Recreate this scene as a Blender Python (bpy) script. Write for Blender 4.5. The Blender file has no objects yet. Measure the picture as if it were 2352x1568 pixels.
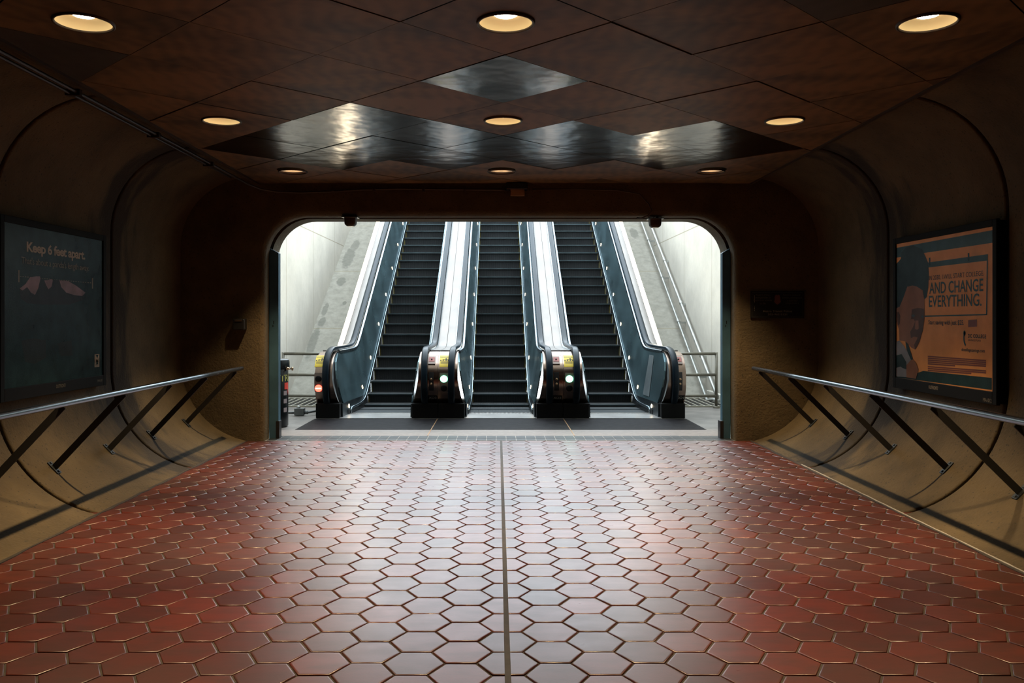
import bpy, math, random
from mathutils import Vector
random.seed(7)
SC = bpy.context.scene
COL = SC.collection
PI = math.pi

# ------------------------------------------------------------------ helpers
class MB:
    """collects faces of one mesh (world coordinates)"""
    def __init__(s): s.v=[]; s.f=[]; s.m=[]; s.sm=[]
    def vert(s,p): s.v.append(tuple(p)); return len(s.v)-1
    def face(s,idx,m=0,smooth=False): s.f.append(tuple(idx)); s.m.append(m); s.sm.append(smooth)
    def poly(s,pts,m=0,smooth=False): s.face([s.vert(p) for p in pts],m,smooth)
    def box(s,x0,x1,y0,y1,z0,z1,m=0):
        b=[s.vert((x,y,z)) for z in (z0,z1) for y in (y0,y1) for x in (x0,x1)]
        for q in ((0,2,3,1),(4,5,7,6),(0,1,5,4),(2,6,7,3),(0,4,6,2),(1,3,7,5)): s.face([b[i] for i in q],m)
    def obox(s,c,u,v,w,hu,hv,hw,m=0):
        c=Vector(c);u=Vector(u).normalized()*hu;v=Vector(v).normalized()*hv;w=Vector(w).normalized()*hw
        b=[s.vert(c+u*i+v*j+w*k) for k in (-1,1) for j in (-1,1) for i in (-1,1)]
        for q in ((0,2,3,1),(4,5,7,6),(0,1,5,4),(2,6,7,3),(0,4,6,2),(1,3,7,5)): s.face([b[i] for i in q],m)
    def grid(s,rows,m=0,smooth=True,closed=False):
        """rows: list of equal-length point lists"""
        ids=[[s.vert(p) for p in r] for r in rows]
        n=len(ids[0])
        for a,b in zip(ids[:-1],ids[1:]):
            for j in range(n if closed else n-1):
                k=(j+1)%n
                s.face((a[j],a[k],b[k],b[j]),m,smooth)
        return ids
    def slab(s,rows,off,m=0,smooth=True):
        """grid with thickness: off = vector or function(point)->vector"""
        g=off if callable(off) else (lambda p: off)
        back=[[Vector(p)+Vector(g(p)) for p in r] for r in rows]
        s.grid(rows,m,smooth)
        s.grid([list(reversed(r)) for r in back],m,smooth)
        e=[list(r[0] for r in rows),list(r[-1] for r in rows),rows[0],rows[-1]]
        eb=[list(r[0] for r in back),list(r[-1] for r in back),back[0],back[-1]]
        for a,b in zip(e,eb): s.grid([a,b],m,False)
    def tube(s,pts,r,n=10,m=0,cap=True):
        pts=[Vector(p) for p in pts]; rows=[]
        up=Vector((0,0,1))
        for i,p in enumerate(pts):
            t=(pts[min(i+1,len(pts)-1)]-pts[max(i-1,0)]).normalized()
            ref=up if abs(t.z)<0.95 else Vector((1,0,0))
            a=t.cross(ref).normalized(); b=a.cross(t).normalized()
            rr=r[i] if isinstance(r,(list,tuple)) else r
            rows.append([p+a*rr*math.cos(2*PI*k/n)+b*rr*math.sin(2*PI*k/n) for k in range(n)])
        ids=s.grid(rows,m,True,True)
        if cap: s.face(list(reversed(ids[0])),m); s.face(ids[-1],m)
    def lathe(s,c,prof,n=24,m=0,cap0=False,cap1=False,axis='z'):
        c=Vector(c); rows=[]
        for (r,h) in prof:
            if axis=='z': rows.append([c+Vector((r*math.cos(2*PI*k/n),r*math.sin(2*PI*k/n),h)) for k in range(n)])
            elif axis=='y': rows.append([c+Vector((r*math.cos(2*PI*k/n),h,r*math.sin(2*PI*k/n))) for k in range(n)])
            else: rows.append([c+Vector((h,r*math.cos(2*PI*k/n),r*math.sin(2*PI*k/n))) for k in range(n)])
        ids=s.grid(rows,m,True,True)
        if cap0: s.face(list(reversed(ids[0])),m)
        if cap1: s.face(ids[-1],m)
    def sweep(s,path,prof,m=0,smooth=True,cap=True):
        """path in the Y-Z plane (points x,y,z), prof: list of (side x, normal) offsets"""
        P=[Vector(p) for p in path]; rows=[]
        for i,p in enumerate(P):
            t=P[min(i+1,len(P)-1)]-P[max(i-1,0)]; t.x=0; t.normalize()
            nrm=Vector((0,-t.z,t.y))
            rows.append([p+Vector((a,0,0))+nrm*b for a,b in prof])
        ids=s.grid(rows,m,smooth,True)
        if cap: s.face(list(reversed(ids[0])),m); s.face(ids[-1],m)
    def build(s,name,mats,parent=None,bevel=0.0,seg=2,warp=None):
        if not isinstance(mats,(list,tuple)): mats=[mats]
        off=Vector((0,0,0)); q=parent
        while q is not None: off+=q.location; q=q.parent
        me=bpy.data.meshes.new(name)
        vs=s.v if warp is None else [warp(p) for p in s.v]
        me.from_pydata([tuple(Vector(p)-off) for p in vs],[],s.f)
        for m in mats: me.materials.append(m)
        for p,mi,sm in zip(me.polygons,s.m,s.sm): p.material_index=mi; p.use_smooth=sm
        me.validate(); me.update()
        o=bpy.data.objects.new(name,me); COL.objects.link(o)
        if parent is not None: o.parent=parent
        if bevel>0:
            b=o.modifiers.new('bevel','BEVEL'); b.width=bevel; b.segments=seg; b.limit_method='ANGLE'; b.angle_limit=math.radians(40)
        return o

def tag(o,label=None,cat=None,group=None,kind=None):
    if label: o['label']=label
    if cat: o['category']=cat
    if group: o['group']=group
    if kind: o['kind']=kind
    return o
def empty(name,loc,label,cat,group=None):
    o=bpy.data.objects.new(name,None); COL.objects.link(o); o.location=loc; o.empty_display_size=.1
    return tag(o,label,cat,group)
def struct(o): o['kind']='structure'; return o

def text_bm(txt,u0,v0,u1,v1,org,ux,vx,mb=None,mi=0,lift=None,bold=0.0,space=1.0):
    """lettering filling the box u0..u1, v0..v1 (metres on plane org + u*ux + v*vx)"""
    c=bpy.data.curves.new('t','FONT'); c.body=txt; c.size=1; c.offset=bold; c.resolution_u=3; c.space_character=space
    o=bpy.data.objects.new('t',c); COL.objects.link(o)
    dg=bpy.context.evaluated_depsgraph_get(); dg.update()
    me=bpy.data.meshes.new_from_object(o.evaluated_get(dg))
    xs=[v.co.x for v in me.vertices]; ys=[v.co.y for v in me.vertices]
    x0,x1,y0,y1=min(xs),max(xs),min(ys),max(ys)
    if mb is None: mb=MB()
    org=Vector(org);ux=Vector(ux);vx=Vector(vx)
    base=len(mb.v)
    for v in me.vertices:
        a=u0+(v.co.x-x0)/(x1-x0)*(u1-u0); b=v0+(v.co.y-y0)/(y1-y0)*(v1-v0)
        mb.v.append(tuple(org+ux*a+vx*b))
    for p in me.polygons: mb.face([base+i for i in p.vertices],mi)
    bpy.data.objects.remove(o); bpy.data.curves.remove(c); bpy.data.meshes.remove(me)
    return mb

# ------------------------------------------------------------------ materials
def newmat(name):
    m=bpy.data.materials.new(name); m.use_nodes=True
    return m,m.node_tree.nodes,m.node_tree.links,m.node_tree.nodes['Principled BSDF']
def mat(name,col,rough=.5,metal=0,spec=.5,var=0,scale=8,bump=0,bscale=60,coat=0,rvar=0):
    m,N,L,b=newmat(name)
    b.inputs['Base Color'].default_value=(*col,1); b.inputs['Roughness'].default_value=rough
    b.inputs['Metallic'].default_value=metal; b.inputs['Specular IOR Level'].default_value=spec
    if coat: b.inputs['Coat Weight'].default_value=coat; b.inputs['Coat Roughness'].default_value=.12
    if var or bump or rvar:
        tc=N.new('ShaderNodeTexCoord')
    if var or rvar:
        n=N.new('ShaderNodeTexNoise'); n.inputs['Scale'].default_value=scale; n.inputs['Detail'].default_value=6
        L.new(tc.outputs['Object'],n.inputs['Vector'])
    if var:
        r=N.new('ShaderNodeValToRGB'); L.new(n.outputs['Fac'],r.inputs['Fac'])
        r.color_ramp.elements[0].position=.3; r.color_ramp.elements[1].position=.7
        r.color_ramp.elements[0].color=(*[c*(1-var) for c in col],1); r.color_ramp.elements[1].color=(*[min(1,c*(1+var)) for c in col],1)
        L.new(r.outputs['Color'],b.inputs['Base Color'])
    if rvar:
        mr=N.new('ShaderNodeMapRange'); L.new(n.outputs['Fac'],mr.inputs['Value'])
        mr.inputs['From Min'].default_value=.3; mr.inputs['From Max'].default_value=.7
        mr.inputs['To Min'].default_value=rough-rvar; mr.inputs['To Max'].default_value=rough+rvar
        L.new(mr.outputs['Result'],b.inputs['Roughness'])
    if bump:
        n2=N.new('ShaderNodeTexNoise'); n2.inputs['Scale'].default_value=bscale; n2.inputs['Detail'].default_value=5
        L.new(tc.outputs['Object'],n2.inputs['Vector'])
        bp=N.new('ShaderNodeBump'); bp.inputs['Strength'].default_value=bump; bp.inputs['Distance'].default_value=.01
        L.new(n2.outputs['Fac'],bp.inputs['Height']); L.new(bp.outputs['Normal'],b.inputs['Normal'])
    return m
def emis(name,col,strength):
    m,N,L,b=newmat(name)
    b.inputs['Base Color'].default_value=(*col,1)
    b.inputs['Emission Color'].default_value=(*col,1); b.inputs['Emission Strength'].default_value=strength
    return m
def math_node(N,L,op,a,b=None):
    n=N.new('ShaderNodeMath'); n.operation=op
    for i,x in enumerate((a,b)):
        if x is None: continue
        if isinstance(x,(int,float)): n.inputs[i].default_value=x
        else: L.new(x,n.inputs[i])
    return n.outputs[0]
def mix(N,L,fac,a,b):
    n=N.new('ShaderNodeMix'); n.data_type='RGBA'
    if isinstance(fac,(int,float)): n.inputs[0].default_value=fac
    else: L.new(fac,n.inputs[0])
    for i,x in ((6,a),(7,b)):
        if isinstance(x,tuple): n.inputs[i].default_value=(*x,1)
        else: L.new(x,n.inputs[i])
    return n.outputs[2]

def concrete_tunnel():
    m,N,L,b=newmat('tunnel_concrete')
    tc=N.new('ShaderNodeTexCoord'); P=tc.outputs['Object']
    n=N.new('ShaderNodeTexNoise'); n.inputs['Scale'].default_value=1.3; n.inputs['Detail'].default_value=8; n.inputs['Roughness'].default_value=.65; L.new(P,n.inputs['Vector'])
    r=N.new('ShaderNodeValToRGB'); L.new(n.outputs['Fac'],r.inputs['Fac'])
    r.color_ramp.elements[0].position=.3; r.color_ramp.elements[0].color=(.050,.037,.019,1)
    r.color_ramp.elements[1].position=.72; r.color_ramp.elements[1].color=(.130,.095,.048,1)
    # small pits
    v=N.new('ShaderNodeTexVoronoi'); v.inputs['Scale'].default_value=23; L.new(P,v.inputs['Vector'])
    n3=N.new('ShaderNodeTexNoise'); n3.inputs['Scale'].default_value=5; L.new(P,n3.inputs['Vector'])
    lim=math_node(N,L,'MULTIPLY',n3.outputs['Fac'],.30)
    pit=math_node(N,L,'LESS_THAN',v.outputs['Distance'],lim)
    c1=mix(N,L,math_node(N,L,'MULTIPLY',pit,.7),r.outputs['Color'],(.03,.025,.018))
    # water dirt either side of the panel joint
    sx=N.new('ShaderNodeSeparateXYZ'); L.new(P,sx.inputs[0])
    n4=N.new('ShaderNodeTexNoise'); n4.inputs['Scale'].default_value=6; n4.inputs['Detail'].default_value=7
    mp=N.new('ShaderNodeMapping'); mp.inputs['Scale'].default_value=(.5,1,.25); L.new(P,mp.inputs['Vector']); L.new(mp.outputs[0],n4.inputs['Vector'])
    d=math_node(N,L,'ABSOLUTE',math_node(N,L,'SUBTRACT',sx.outputs['Y'],8.45))
    dd=math_node(N,L,'ADD',d,math_node(N,L,'MULTIPLY',math_node(N,L,'SUBTRACT',n4.outputs['Fac'],.5),1.5))
    mr=N.new('ShaderNodeMapRange'); mr.inputs['From Min'].default_value=.46; mr.inputs['From Max'].default_value=.16; L.new(math_node(N,L,'SUBTRACT',dd,math_node(N,L,'MAXIMUM',math_node(N,L,'MULTIPLY',math_node(N,L,'SUBTRACT',.8,sx.outputs['Z']),.16),0.0)),mr.inputs['Value'])
    c2=mix(N,L,math_node(N,L,'MULTIPLY',mr.outputs['Result'],.9),c1,(.02,.016,.012))
    L.new(c2,b.inputs['Base Color'])
    b.inputs['Roughness'].default_value=.78; b.inputs['Specular IOR Level'].default_value=.3
    n2=N.new('ShaderNodeTexNoise'); n2.inputs['Scale'].default_value=45; n2.inputs['Detail'].default_value=6; L.new(P,n2.inputs['Vector'])
    h=math_node(N,L,'SUBTRACT',n2.outputs['Fac'],math_node(N,L,'MULTIPLY',pit,.8))
    bp=N.new('ShaderNodeBump'); bp.inputs['Strength'].default_value=.6; bp.inputs['Distance'].default_value=.012
    L.new(h,bp.inputs['Height']); L.new(bp.outputs['Normal'],b.inputs['Normal'])
    return m

def tile_mat():
    m,N,L,b=newmat('quarry_tile')
    tc=N.new('ShaderNodeTexCoord'); P=tc.outputs['Object']
    g=N.new('ShaderNodeNewGeometry')
    r=N.new('ShaderNodeValToRGB'); L.new(g.outputs['Random Per Island'],r.inputs['Fac'])
    e=r.color_ramp.elements
    e[0].color=(.060,.0070,.0032,1); e[1].color=(.134,.0170,.0066,1)
    k=e.new(.5); k.color=(.096,.0116,.0048,1)
    n=N.new('ShaderNodeTexNoise'); n.inputs['Scale'].default_value=7; n.inputs['Detail'].default_value=7; n.inputs['Roughness'].default_value=.65
    mp=N.new('ShaderNodeMapping'); mp.inputs['Scale'].default_value=(.6,1.6,1); L.new(P,mp.inputs['Vector']); L.new(mp.outputs[0],n.inputs['Vector'])
    mr=N.new('ShaderNodeMapRange'); mr.inputs['From Min'].default_value=.42; mr.inputs['From Max'].default_value=.75; L.new(n.outputs['Fac'],mr.inputs['Value'])
    c=mix(N,L,math_node(N,L,'MULTIPLY',mr.outputs['Result'],.75),r.outputs['Color'],(.035,.011,.008))
    L.new(c,b.inputs['Base Color'])
    b.inputs['Coat Weight'].default_value=1.0; b.inputs['Coat Roughness'].default_value=.37; b.inputs['Coat IOR'].default_value=1.72
    rr=N.new('ShaderNodeMapRange'); rr.inputs['From Min'].default_value=.3; rr.inputs['From Max'].default_value=.7
    rr.inputs['To Min'].default_value=.27; rr.inputs['To Max'].default_value=.40; L.new(n.outputs['Fac'],rr.inputs['Value'])
    L.new(rr.outputs['Result'],b.inputs['Roughness'])
    b.inputs['Specular IOR Level'].default_value=.2
    n2=N.new('ShaderNodeTexNoise'); n2.inputs['Scale'].default_value=90; n2.inputs['Detail'].default_value=3; L.new(P,n2.inputs['Vector'])
    bp=N.new('ShaderNodeBump'); bp.inputs['Strength'].default_value=.07; bp.inputs['Distance'].default_value=.004
    L.new(n2.outputs['Fac'],bp.inputs['Height']); L.new(bp.outputs['Normal'],b.inputs['Normal'])
    return m

def ceiling_mat(name,c0,c1):
    m,N,L,b=newmat(name)
    tc=N.new('ShaderNodeTexCoord'); P=tc.outputs['Object']
    g=N.new('ShaderNodeNewGeometry')
    n=N.new('ShaderNodeTexNoise'); n.inputs['Scale'].default_value=1.1; n.inputs['Detail'].default_value=8; n.inputs['Distortion'].default_value=.6
    mp=N.new('ShaderNodeMapping'); mp.inputs['Scale'].default_value=(1,2.2,1); L.new(P,mp.inputs['Vector'])
    add=N.new('ShaderNodeVectorMath'); add.operation='ADD'; L.new(mp.outputs[0],add.inputs[0])
    cx=N.new('ShaderNodeCombineXYZ'); sc=math_node(N,L,'MULTIPLY',g.outputs['Random Per Island'],40); L.new(sc,cx.inputs[0]); L.new(sc,cx.inputs[1]); L.new(cx.outputs[0],add.inputs[1])
    L.new(add.outputs[0],n.inputs['Vector'])
    w=N.new('ShaderNodeTexWave'); w.inputs['Scale'].default_value=2.5; w.inputs['Distortion'].default_value=9; w.inputs['Detail'].default_value=2; w.inputs['Detail Scale'].default_value=.6
    L.new(add.outputs[0],w.inputs['Vector'])
    f=math_node(N,L,'ADD',math_node(N,L,'MULTIPLY',n.outputs['Fac'],.85),math_node(N,L,'MULTIPLY',w.outputs['Fac'],.09))
    r=N.new('ShaderNodeValToRGB'); L.new(f,r.inputs['Fac'])
    r.color_ramp.elements[0].position=.30; r.color_ramp.elements[1].position=.58
    r.color_ramp.elements[0].color=(*c0,1); r.color_ramp.elements[1].color=(*c1,1)
    L.new(r.outputs['Color'],b.inputs['Base Color']); b.inputs['Roughness'].default_value=.55; b.inputs['Specular IOR Level'].default_value=.3
    return m

def well_wall_mat(name,slab=False):
    """pale concrete of the escalator well, thin construction joints; slab: the sloped strip with spill stains"""
    m,N,L,b=newmat(name)
    tc=N.new('ShaderNodeTexCoord'); P=tc.outputs['Object']
    n=N.new('ShaderNodeTexNoise'); n.inputs['Scale'].default_value=1.6 if not slab else 6; n.inputs['Detail'].default_value=9; n.inputs['Roughness'].default_value=.7; L.new(P,n.inputs['Vector'])
    r=N.new('ShaderNodeValToRGB'); L.new(n.outputs['Fac'],r.inputs['Fac'])
    r.color_ramp.elements[0].position=.3; r.color_ramp.elements[1].position=.7
    if slab: r.color_ramp.elements[0].color=(.20,.19,.160,1); r.color_ramp.elements[1].color=(.31,.295,.25,1)
    else: r.color_ramp.elements[0].color=(.43,.41,.36,1); r.color_ramp.elements[1].color=(.55,.525,.46,1)
    sx=N.new('ShaderNodeSeparateXYZ'); L.new(P,sx.inputs[0])
    col=r.outputs['Color']
    mask=None
    def line(val,at,w):
        return math_node(N,L,'LESS_THAN',math_node(N,L,'ABSOLUTE',math_node(N,L,'SUBTRACT',val,at)),w)
    ms=[]
    for y in (15.5,17.8,20.1,22.4,24.7): ms.append(line(sx.outputs['Y'],y,.011))
    if not slab: ms.append(line(sx.outputs['Z'],3.3,.010))
    mask=ms[0]
    for q in ms[1:]: mask=math_node(N,L,'MAXIMUM',mask,q)
    col=mix(N,L,math_node(N,L,'MULTIPLY',mask,.7),col,(.22,.19,.12))
    if slab:
        n2=N.new('ShaderNodeTexNoise'); n2.inputs['Scale'].default_value=9; n2.inputs['Detail'].default_value=8; n2.inputs['Roughness'].default_value=.7; L.new(P,n2.inputs['Vector'])
        wob=math_node(N,L,'MULTIPLY',math_node(N,L,'SUBTRACT',n2.outputs['Fac'],.5),1.9)
        tot=None
        for (x,y,rx,ry) in ((-3.66,20.75,.15,.55),(-3.60,21.35,.12,.30),(-3.64,19.65,.12,.2),(-3.79,17.3,.10,.6),(-3.75,18.05,.09,.2),(-3.78,18.5,.07,.3),(-3.4,18.75,.05,.08),(3.55,22.0,.12,.3)):
            a=math_node(N,L,'DIVIDE',math_node(N,L,'SUBTRACT',sx.outputs['X'],x),rx)
            c=math_node(N,L,'DIVIDE',math_node(N,L,'SUBTRACT',sx.outputs['Y'],y),ry)
            d=math_node(N,L,'ADD',math_node(N,L,'MULTIPLY',a,a),math_node(N,L,'MULTIPLY',c,c))
            d=math_node(N,L,'MULTIPLY',math_node(N,L,'MINIMUM',math_node(N,L,'MAXIMUM',math_node(N,L,'SUBTRACT',.95,math_node(N,L,'ADD',d,wob)),0.0),.4),2.5)
            tot=d if tot is None else math_node(N,L,'MAXIMUM',tot,d)
        col=mix(N,L,math_node(N,L,'MULTIPLY',tot,.52),col,(.085,.085,.07))
        bp=N.new('ShaderNodeBump'); bp.inputs['Strength'].default_value=.25; bp.inputs['Distance'].default_value=.01
        n5=N.new('ShaderNodeTexNoise'); n5.inputs['Scale'].default_value=60; L.new(P,n5.inputs['Vector'])
        L.new(n5.outputs['Fac'],bp.inputs['Height']); L.new(bp.outputs['Normal'],b.inputs['Normal'])
    L.new(col,b.inputs['Base Color']); b.inputs['Roughness'].default_value=.8; b.inputs['Specular IOR Level'].default_value=.25
    return m

def ridged(name,col,rough,metal,freq,bump):
    """fine cleats across X (escalator treads and risers)"""
    m,N,L,b=newmat(name)
    tc=N.new('ShaderNodeTexCoord')
    sx=N.new('ShaderNodeSeparateXYZ'); L.new(tc.outputs['Object'],sx.inputs[0])
    s=math_node(N,L,'SINE',math_node(N,L,'MULTIPLY',sx.outputs['X'],freq*2*PI))
    f=math_node(N,L,'MULTIPLY',math_node(N,L,'ADD',s,1.0),.5)
    n=N.new('ShaderNodeTexNoise'); n.inputs['Scale'].default_value=3; n.inputs['Detail'].default_value=5; L.new(tc.outputs['Object'],n.inputs['Vector'])
    f2=math_node(N,L,'MULTIPLY',f,math_node(N,L,'ADD',n.outputs['Fac'],.35))
    c=mix(N,L,f2,tuple(x*.25 for x in col),tuple(x*1.4 for x in col))
    L.new(c,b.inputs['Base Color']); b.inputs['Roughness'].default_value=rough; b.inputs['Metallic'].default_value=metal
    bp=N.new('ShaderNodeBump'); bp.inputs['Strength'].default_value=bump; bp.inputs['Distance'].default_value=.004
    L.new(f,bp.inputs['Height']); L.new(bp.outputs['Normal'],b.inputs['Normal'])
    return m
def brushed(name,col,rough,metal=1.0,sc=(1,60,60),amt=.12,cv=.2,dent=0,det=6):
    m,N,L,b=newmat(name)
    tc=N.new('ShaderNodeTexCoord'); mp=N.new('ShaderNodeMapping'); mp.inputs['Scale'].default_value=sc
    L.new(tc.outputs['Object'],mp.inputs['Vector'])
    n=N.new('ShaderNodeTexNoise'); n.inputs['Scale'].default_value=3; n.inputs['Detail'].default_value=6; L.new(mp.outputs[0],n.inputs['Vector'])
    mr=N.new('ShaderNodeMapRange'); mr.inputs['To Min'].default_value=max(.02,rough-amt); mr.inputs['To Max'].default_value=rough+amt; L.new(n.outputs['Fac'],mr.inputs['Value'])
    L.new(mr.outputs['Result'],b.inputs['Roughness']); b.inputs['Metallic'].default_value=metal
    n2=N.new('ShaderNodeTexNoise'); n2.inputs['Scale'].default_value=2.2; n2.inputs['Detail'].default_value=det; L.new(tc.outputs['Object'],n2.inputs['Vector'])
    r=N.new('ShaderNodeValToRGB'); L.new(n2.outputs['Fac'],r.inputs['Fac'])
    r.color_ramp.elements[0].position=.35; r.color_ramp.elements[1].position=.65
    r.color_ramp.elements[0].color=(*[x*(1-cv) for x in col],1); r.color_ramp.elements[1].color=(*[min(1,x*(1+cv)) for x in col],1)
    L.new(r.outputs['Color'],b.inputs['Base Color'])
    if dent:
        n3=N.new('ShaderNodeTexNoise'); n3.inputs['Scale'].default_value=3.2; n3.inputs['Detail'].default_value=2; L.new(tc.outputs['Object'],n3.inputs['Vector'])
        bp=N.new('ShaderNodeBump'); bp.inputs['Strength'].default_value=dent; bp.inputs['Distance'].default_value=.03
        L.new(n3.outputs['Fac'],bp.inputs['Height']); L.new(bp.outputs['Normal'],b.inputs['Normal'])
    return m

M={}
M['concrete']=concrete_tunnel()
M['tile']=tile_mat()
M['grout']=mat('grout',(.05,.04,.032),.85,var=.4,scale=20)
M['joint']=mat('joint_strip',(.035,.028,.022),.7,var=.3,scale=12)
M['cpanel']=ceiling_mat('ceiling_panel',(.058,.036,.017),(.190,.108,.045))
M['cdark']=ceiling_mat('ceiling_panel_dark',(.03,.026,.02),(.055,.045,.035))
M['cmetal']=brushed('ceiling_panel_metal',(.28,.235,.20),.20,1.0,(30,30,1),.05,.30,.35)
M['black']=mat('black_void',(.008,.007,.006),.8,spec=.2)
M['well']=well_wall_mat('well_concrete')
M['slab']=well_wall_mat('sloped_slab_concrete',True)
M['landing']=mat('landing_concrete',(.15,.135,.12),.5,var=.4,scale=3,bump=.2,bscale=70)
M['strip_con']=mat('threshold_concrete',(.17,.145,.13),.5,var=.2,scale=14,bump=.1,bscale=90)
M['drain']=mat('drain_iron',(.042,.046,.048),.42,.5,var=.4,scale=9)
M['drain_gap']=mat('drain_seam',(.34,.33,.31),.6)
M['plate']=mat('floor_plate_steel',(.011,.0098,.0108),.6,0,.06,var=.55,scale=9,bump=.15,bscale=120)
M['comb']=brushed('comb_aluminium',(.50,.48,.46),.32,.9,(60,1,1),.08)
M['brass']=mat('brass_joint',(.35,.20,.10),.45,.7)
M['tread']=ridged('step_tread',(.075,.08,.082),.40,.7,55,.6)
M['riser']=ridged('step_riser',(.042,.044,.046),.5,.6,55,.6)
M['nose']=mat('step_nose',(.048,.066,.074),.42,.8,var=.25,scale=6)
M['yellow_line']=mat('yellow_step_edge',(.085,.066,.010),.55,var=.5,scale=20)
M['panel']=brushed('balustrade_steel',(.125,.20,.225),.27,.76,(.2,.2,.2),.02,.28,0,2)
M['kick']=mat('skirt_dark_steel',(.05,.062,.07),.35,.8,var=.3,scale=5)
M['trim']=brushed('trim_steel',(.22,.27,.30),.28,1.0,(1,20,20),.06,.1)
M['deck']=brushed('deck_steel',(.165,.150,.138),.42,1.0,(40,1,1),.06,.08)
M['shell']=brushed('newel_steel',(.27,.20,.162),.24,1.0,(1,60,60),.07,.12)
M['rubber']=mat('handrail_rubber',(.006,.012,.018),.30,0,.13)
M['plinth']=mat('plinth_black',(.005,.005,.005),.6,0,.15)
M['blackmetal']=mat('black_painted_metal',(.015,.015,.016),.4,.3)
M['rail']=brushed('stainless_rail',(.20,.225,.25),.24,1.0,(60,1,60),.08,.1)
M['bar']=mat('bracket_steel',(.02,.02,.02),.55,.3)
M['foot']=mat('bracket_foot',(.045,.052,.056),.45,.6)
M['guide']=brushed('gate_guide_steel',(.055,.13,.185),.42,.35,(60,1,1),.1,.25)
M['reflector']=mat('downlight_reflector',(.86,.64,.32),.38,.2)
M['bulb']=emis('downlight_lamp',(1.0,.93,.80),15)
M['ring']=mat('downlight_ring',(.06,.038,.022),.5,.4)
M['red']=emis('red_signal',(1.0,.06,.035),7)
M['redbar']=emis('red_signal_bar',(1.0,.02,.02),.8)
M['green']=emis('green_signal',(.25,1.0,.62),5)
M['greenbar']=emis('green_signal_bar',(.05,.8,.45),.35)
M['redwhite']=emis('signal_bar_white',(1,.75,.7),9)
M['sticker']=mat('yellow_sticker',(.62,.44,.02),.5)
M['ink']=mat('sticker_ink',(.02,.018,.012),.6)
M['redbtn']=mat('stop_button_red',(.35,.09,.07),.4)
M['btnframe']=mat('stop_button_frame',(.16,.12,.10),.4,.5)
M['brassbtn']=mat('key_switch',(.45,.30,.18),.3,.9)
M['numtxt']=mat('number_text',(.34,.34,.30),.6)
M['spot']=emis('balustrade_lamp',(1.0,.80,.52),9)
M['lightstrip']=emis('strip_diffuser',(1.0,.86,.62),12.0)
M['galv']=mat('galvanised_pipe',(.36,.37,.35),.45,.6,var=.2,scale=5)
M['guardpaint']=mat('guard_rail_paint',(.13,.12,.092),.45,.2,var=.2,scale=5)
M['grate']=mat('grate_bar',(.40,.38,.31),.5,.4)
M['bin']=mat('bin_black',(.007,.009,.010),.30,.1,.3)
M['bintxt']=mat('bin_yellow_text',(.50,.46,.10),.5)
M['binred']=mat('bin_red_mark',(.65,.06,.04),.4)
M['bingrey']=mat('bin_print',(.28,.22,.22),.5)
M['boxgrey']=mat('junction_box_grey',(.13,.14,.14),.5,.3)
M['housing']=mat('camera_housing',(.045,.028,.02),.4,.3)
M['housing_tan']=mat('amber_housing',(.22,.11,.045),.5)
M['frame']=mat('poster_frame',(.006,.0055,.005),.6,0,.12)
def glossy_print(n,c,var=0): return mat(n,c,.26,0,.12,var=var,scale=5,bump=.10,bscale=70)
M['p_teal']=glossy_print('print_dark_teal',(.014,.036,.040),.5)
M['p_cream']=glossy_print('print_cream',(.42,.36,.27))
M['p_cream2']=glossy_print('print_cream_dim',(.24,.22,.17))
M['p_fur']=glossy_print('print_fur',(.28,.21,.25),.35)
M['p_leg']=glossy_print('print_leg',(.022,.03,.032),.3)
M['p_fur2']=glossy_print('print_fur_dark',(.022,.022,.026),.4)
M['p_orange']=glossy_print('print_orange',(.76,.34,.11),.12)
M['p_tealmid']=glossy_print('print_teal',(.03,.085,.10),.2)
M['p_hair']=glossy_print('print_hair',(.016,.040,.045),.3)
M['p_skin']=glossy_print('print_skin',(.27,.125,.075),.15)
M['p_skin_dark']=glossy_print('print_skin_dark',(.09,.042,.028),.2)
M['p_shirt']=glossy_print('print_shirt',(.22,.23,.25),.2)
M['p_red']=glossy_print('print_red_box',(.20,.07,.06))
M['p_ink']=glossy_print('print_ink',(.05,.075,.08))
M['signblack']=mat('sign_black',(.008,.008,.008),.55,0,.3)
M['signtxt']=mat('sign_text',(.22,.19,.14),.6)
M['signdim']=mat('sign_text_dim',(.10,.085,.06),.6)
M['signred']=mat('sign_badge',(.13,.04,.03),.6)
M['signline']=mat('sign_line',(.07,.065,.05),.6)

# ------------------------------------------------------------------ camera
F=1940.0; H=1.5
cam=bpy.data.cameras.new('camera'); cam.sensor_width=36; cam.lens=F/2352*36; cam.clip_end=200; cam.clip_start=.05
co=bpy.data.objects.new('camera',cam); COL.objects.link(co)
co.location=(0,0,H); co.rotation_euler=(math.radians(90),0,0); cam.shift_x=33/2352; cam.shift_y=-55/2352
SC.camera=co

# ------------------------------------------------------------------ key dimensions
D=10.28                       # face of the far wall
XL,XR=-3.86,3.905             # tunnel side walls
ZC=3.127                      # ceiling
JY=[8.45,6.48,4.50,2.5,.5,-1.5]
YB=-4.0                       # back of the corridor
WL,WR=-3.88,3.93              # walls of the escalator well
YE=24.5

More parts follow.
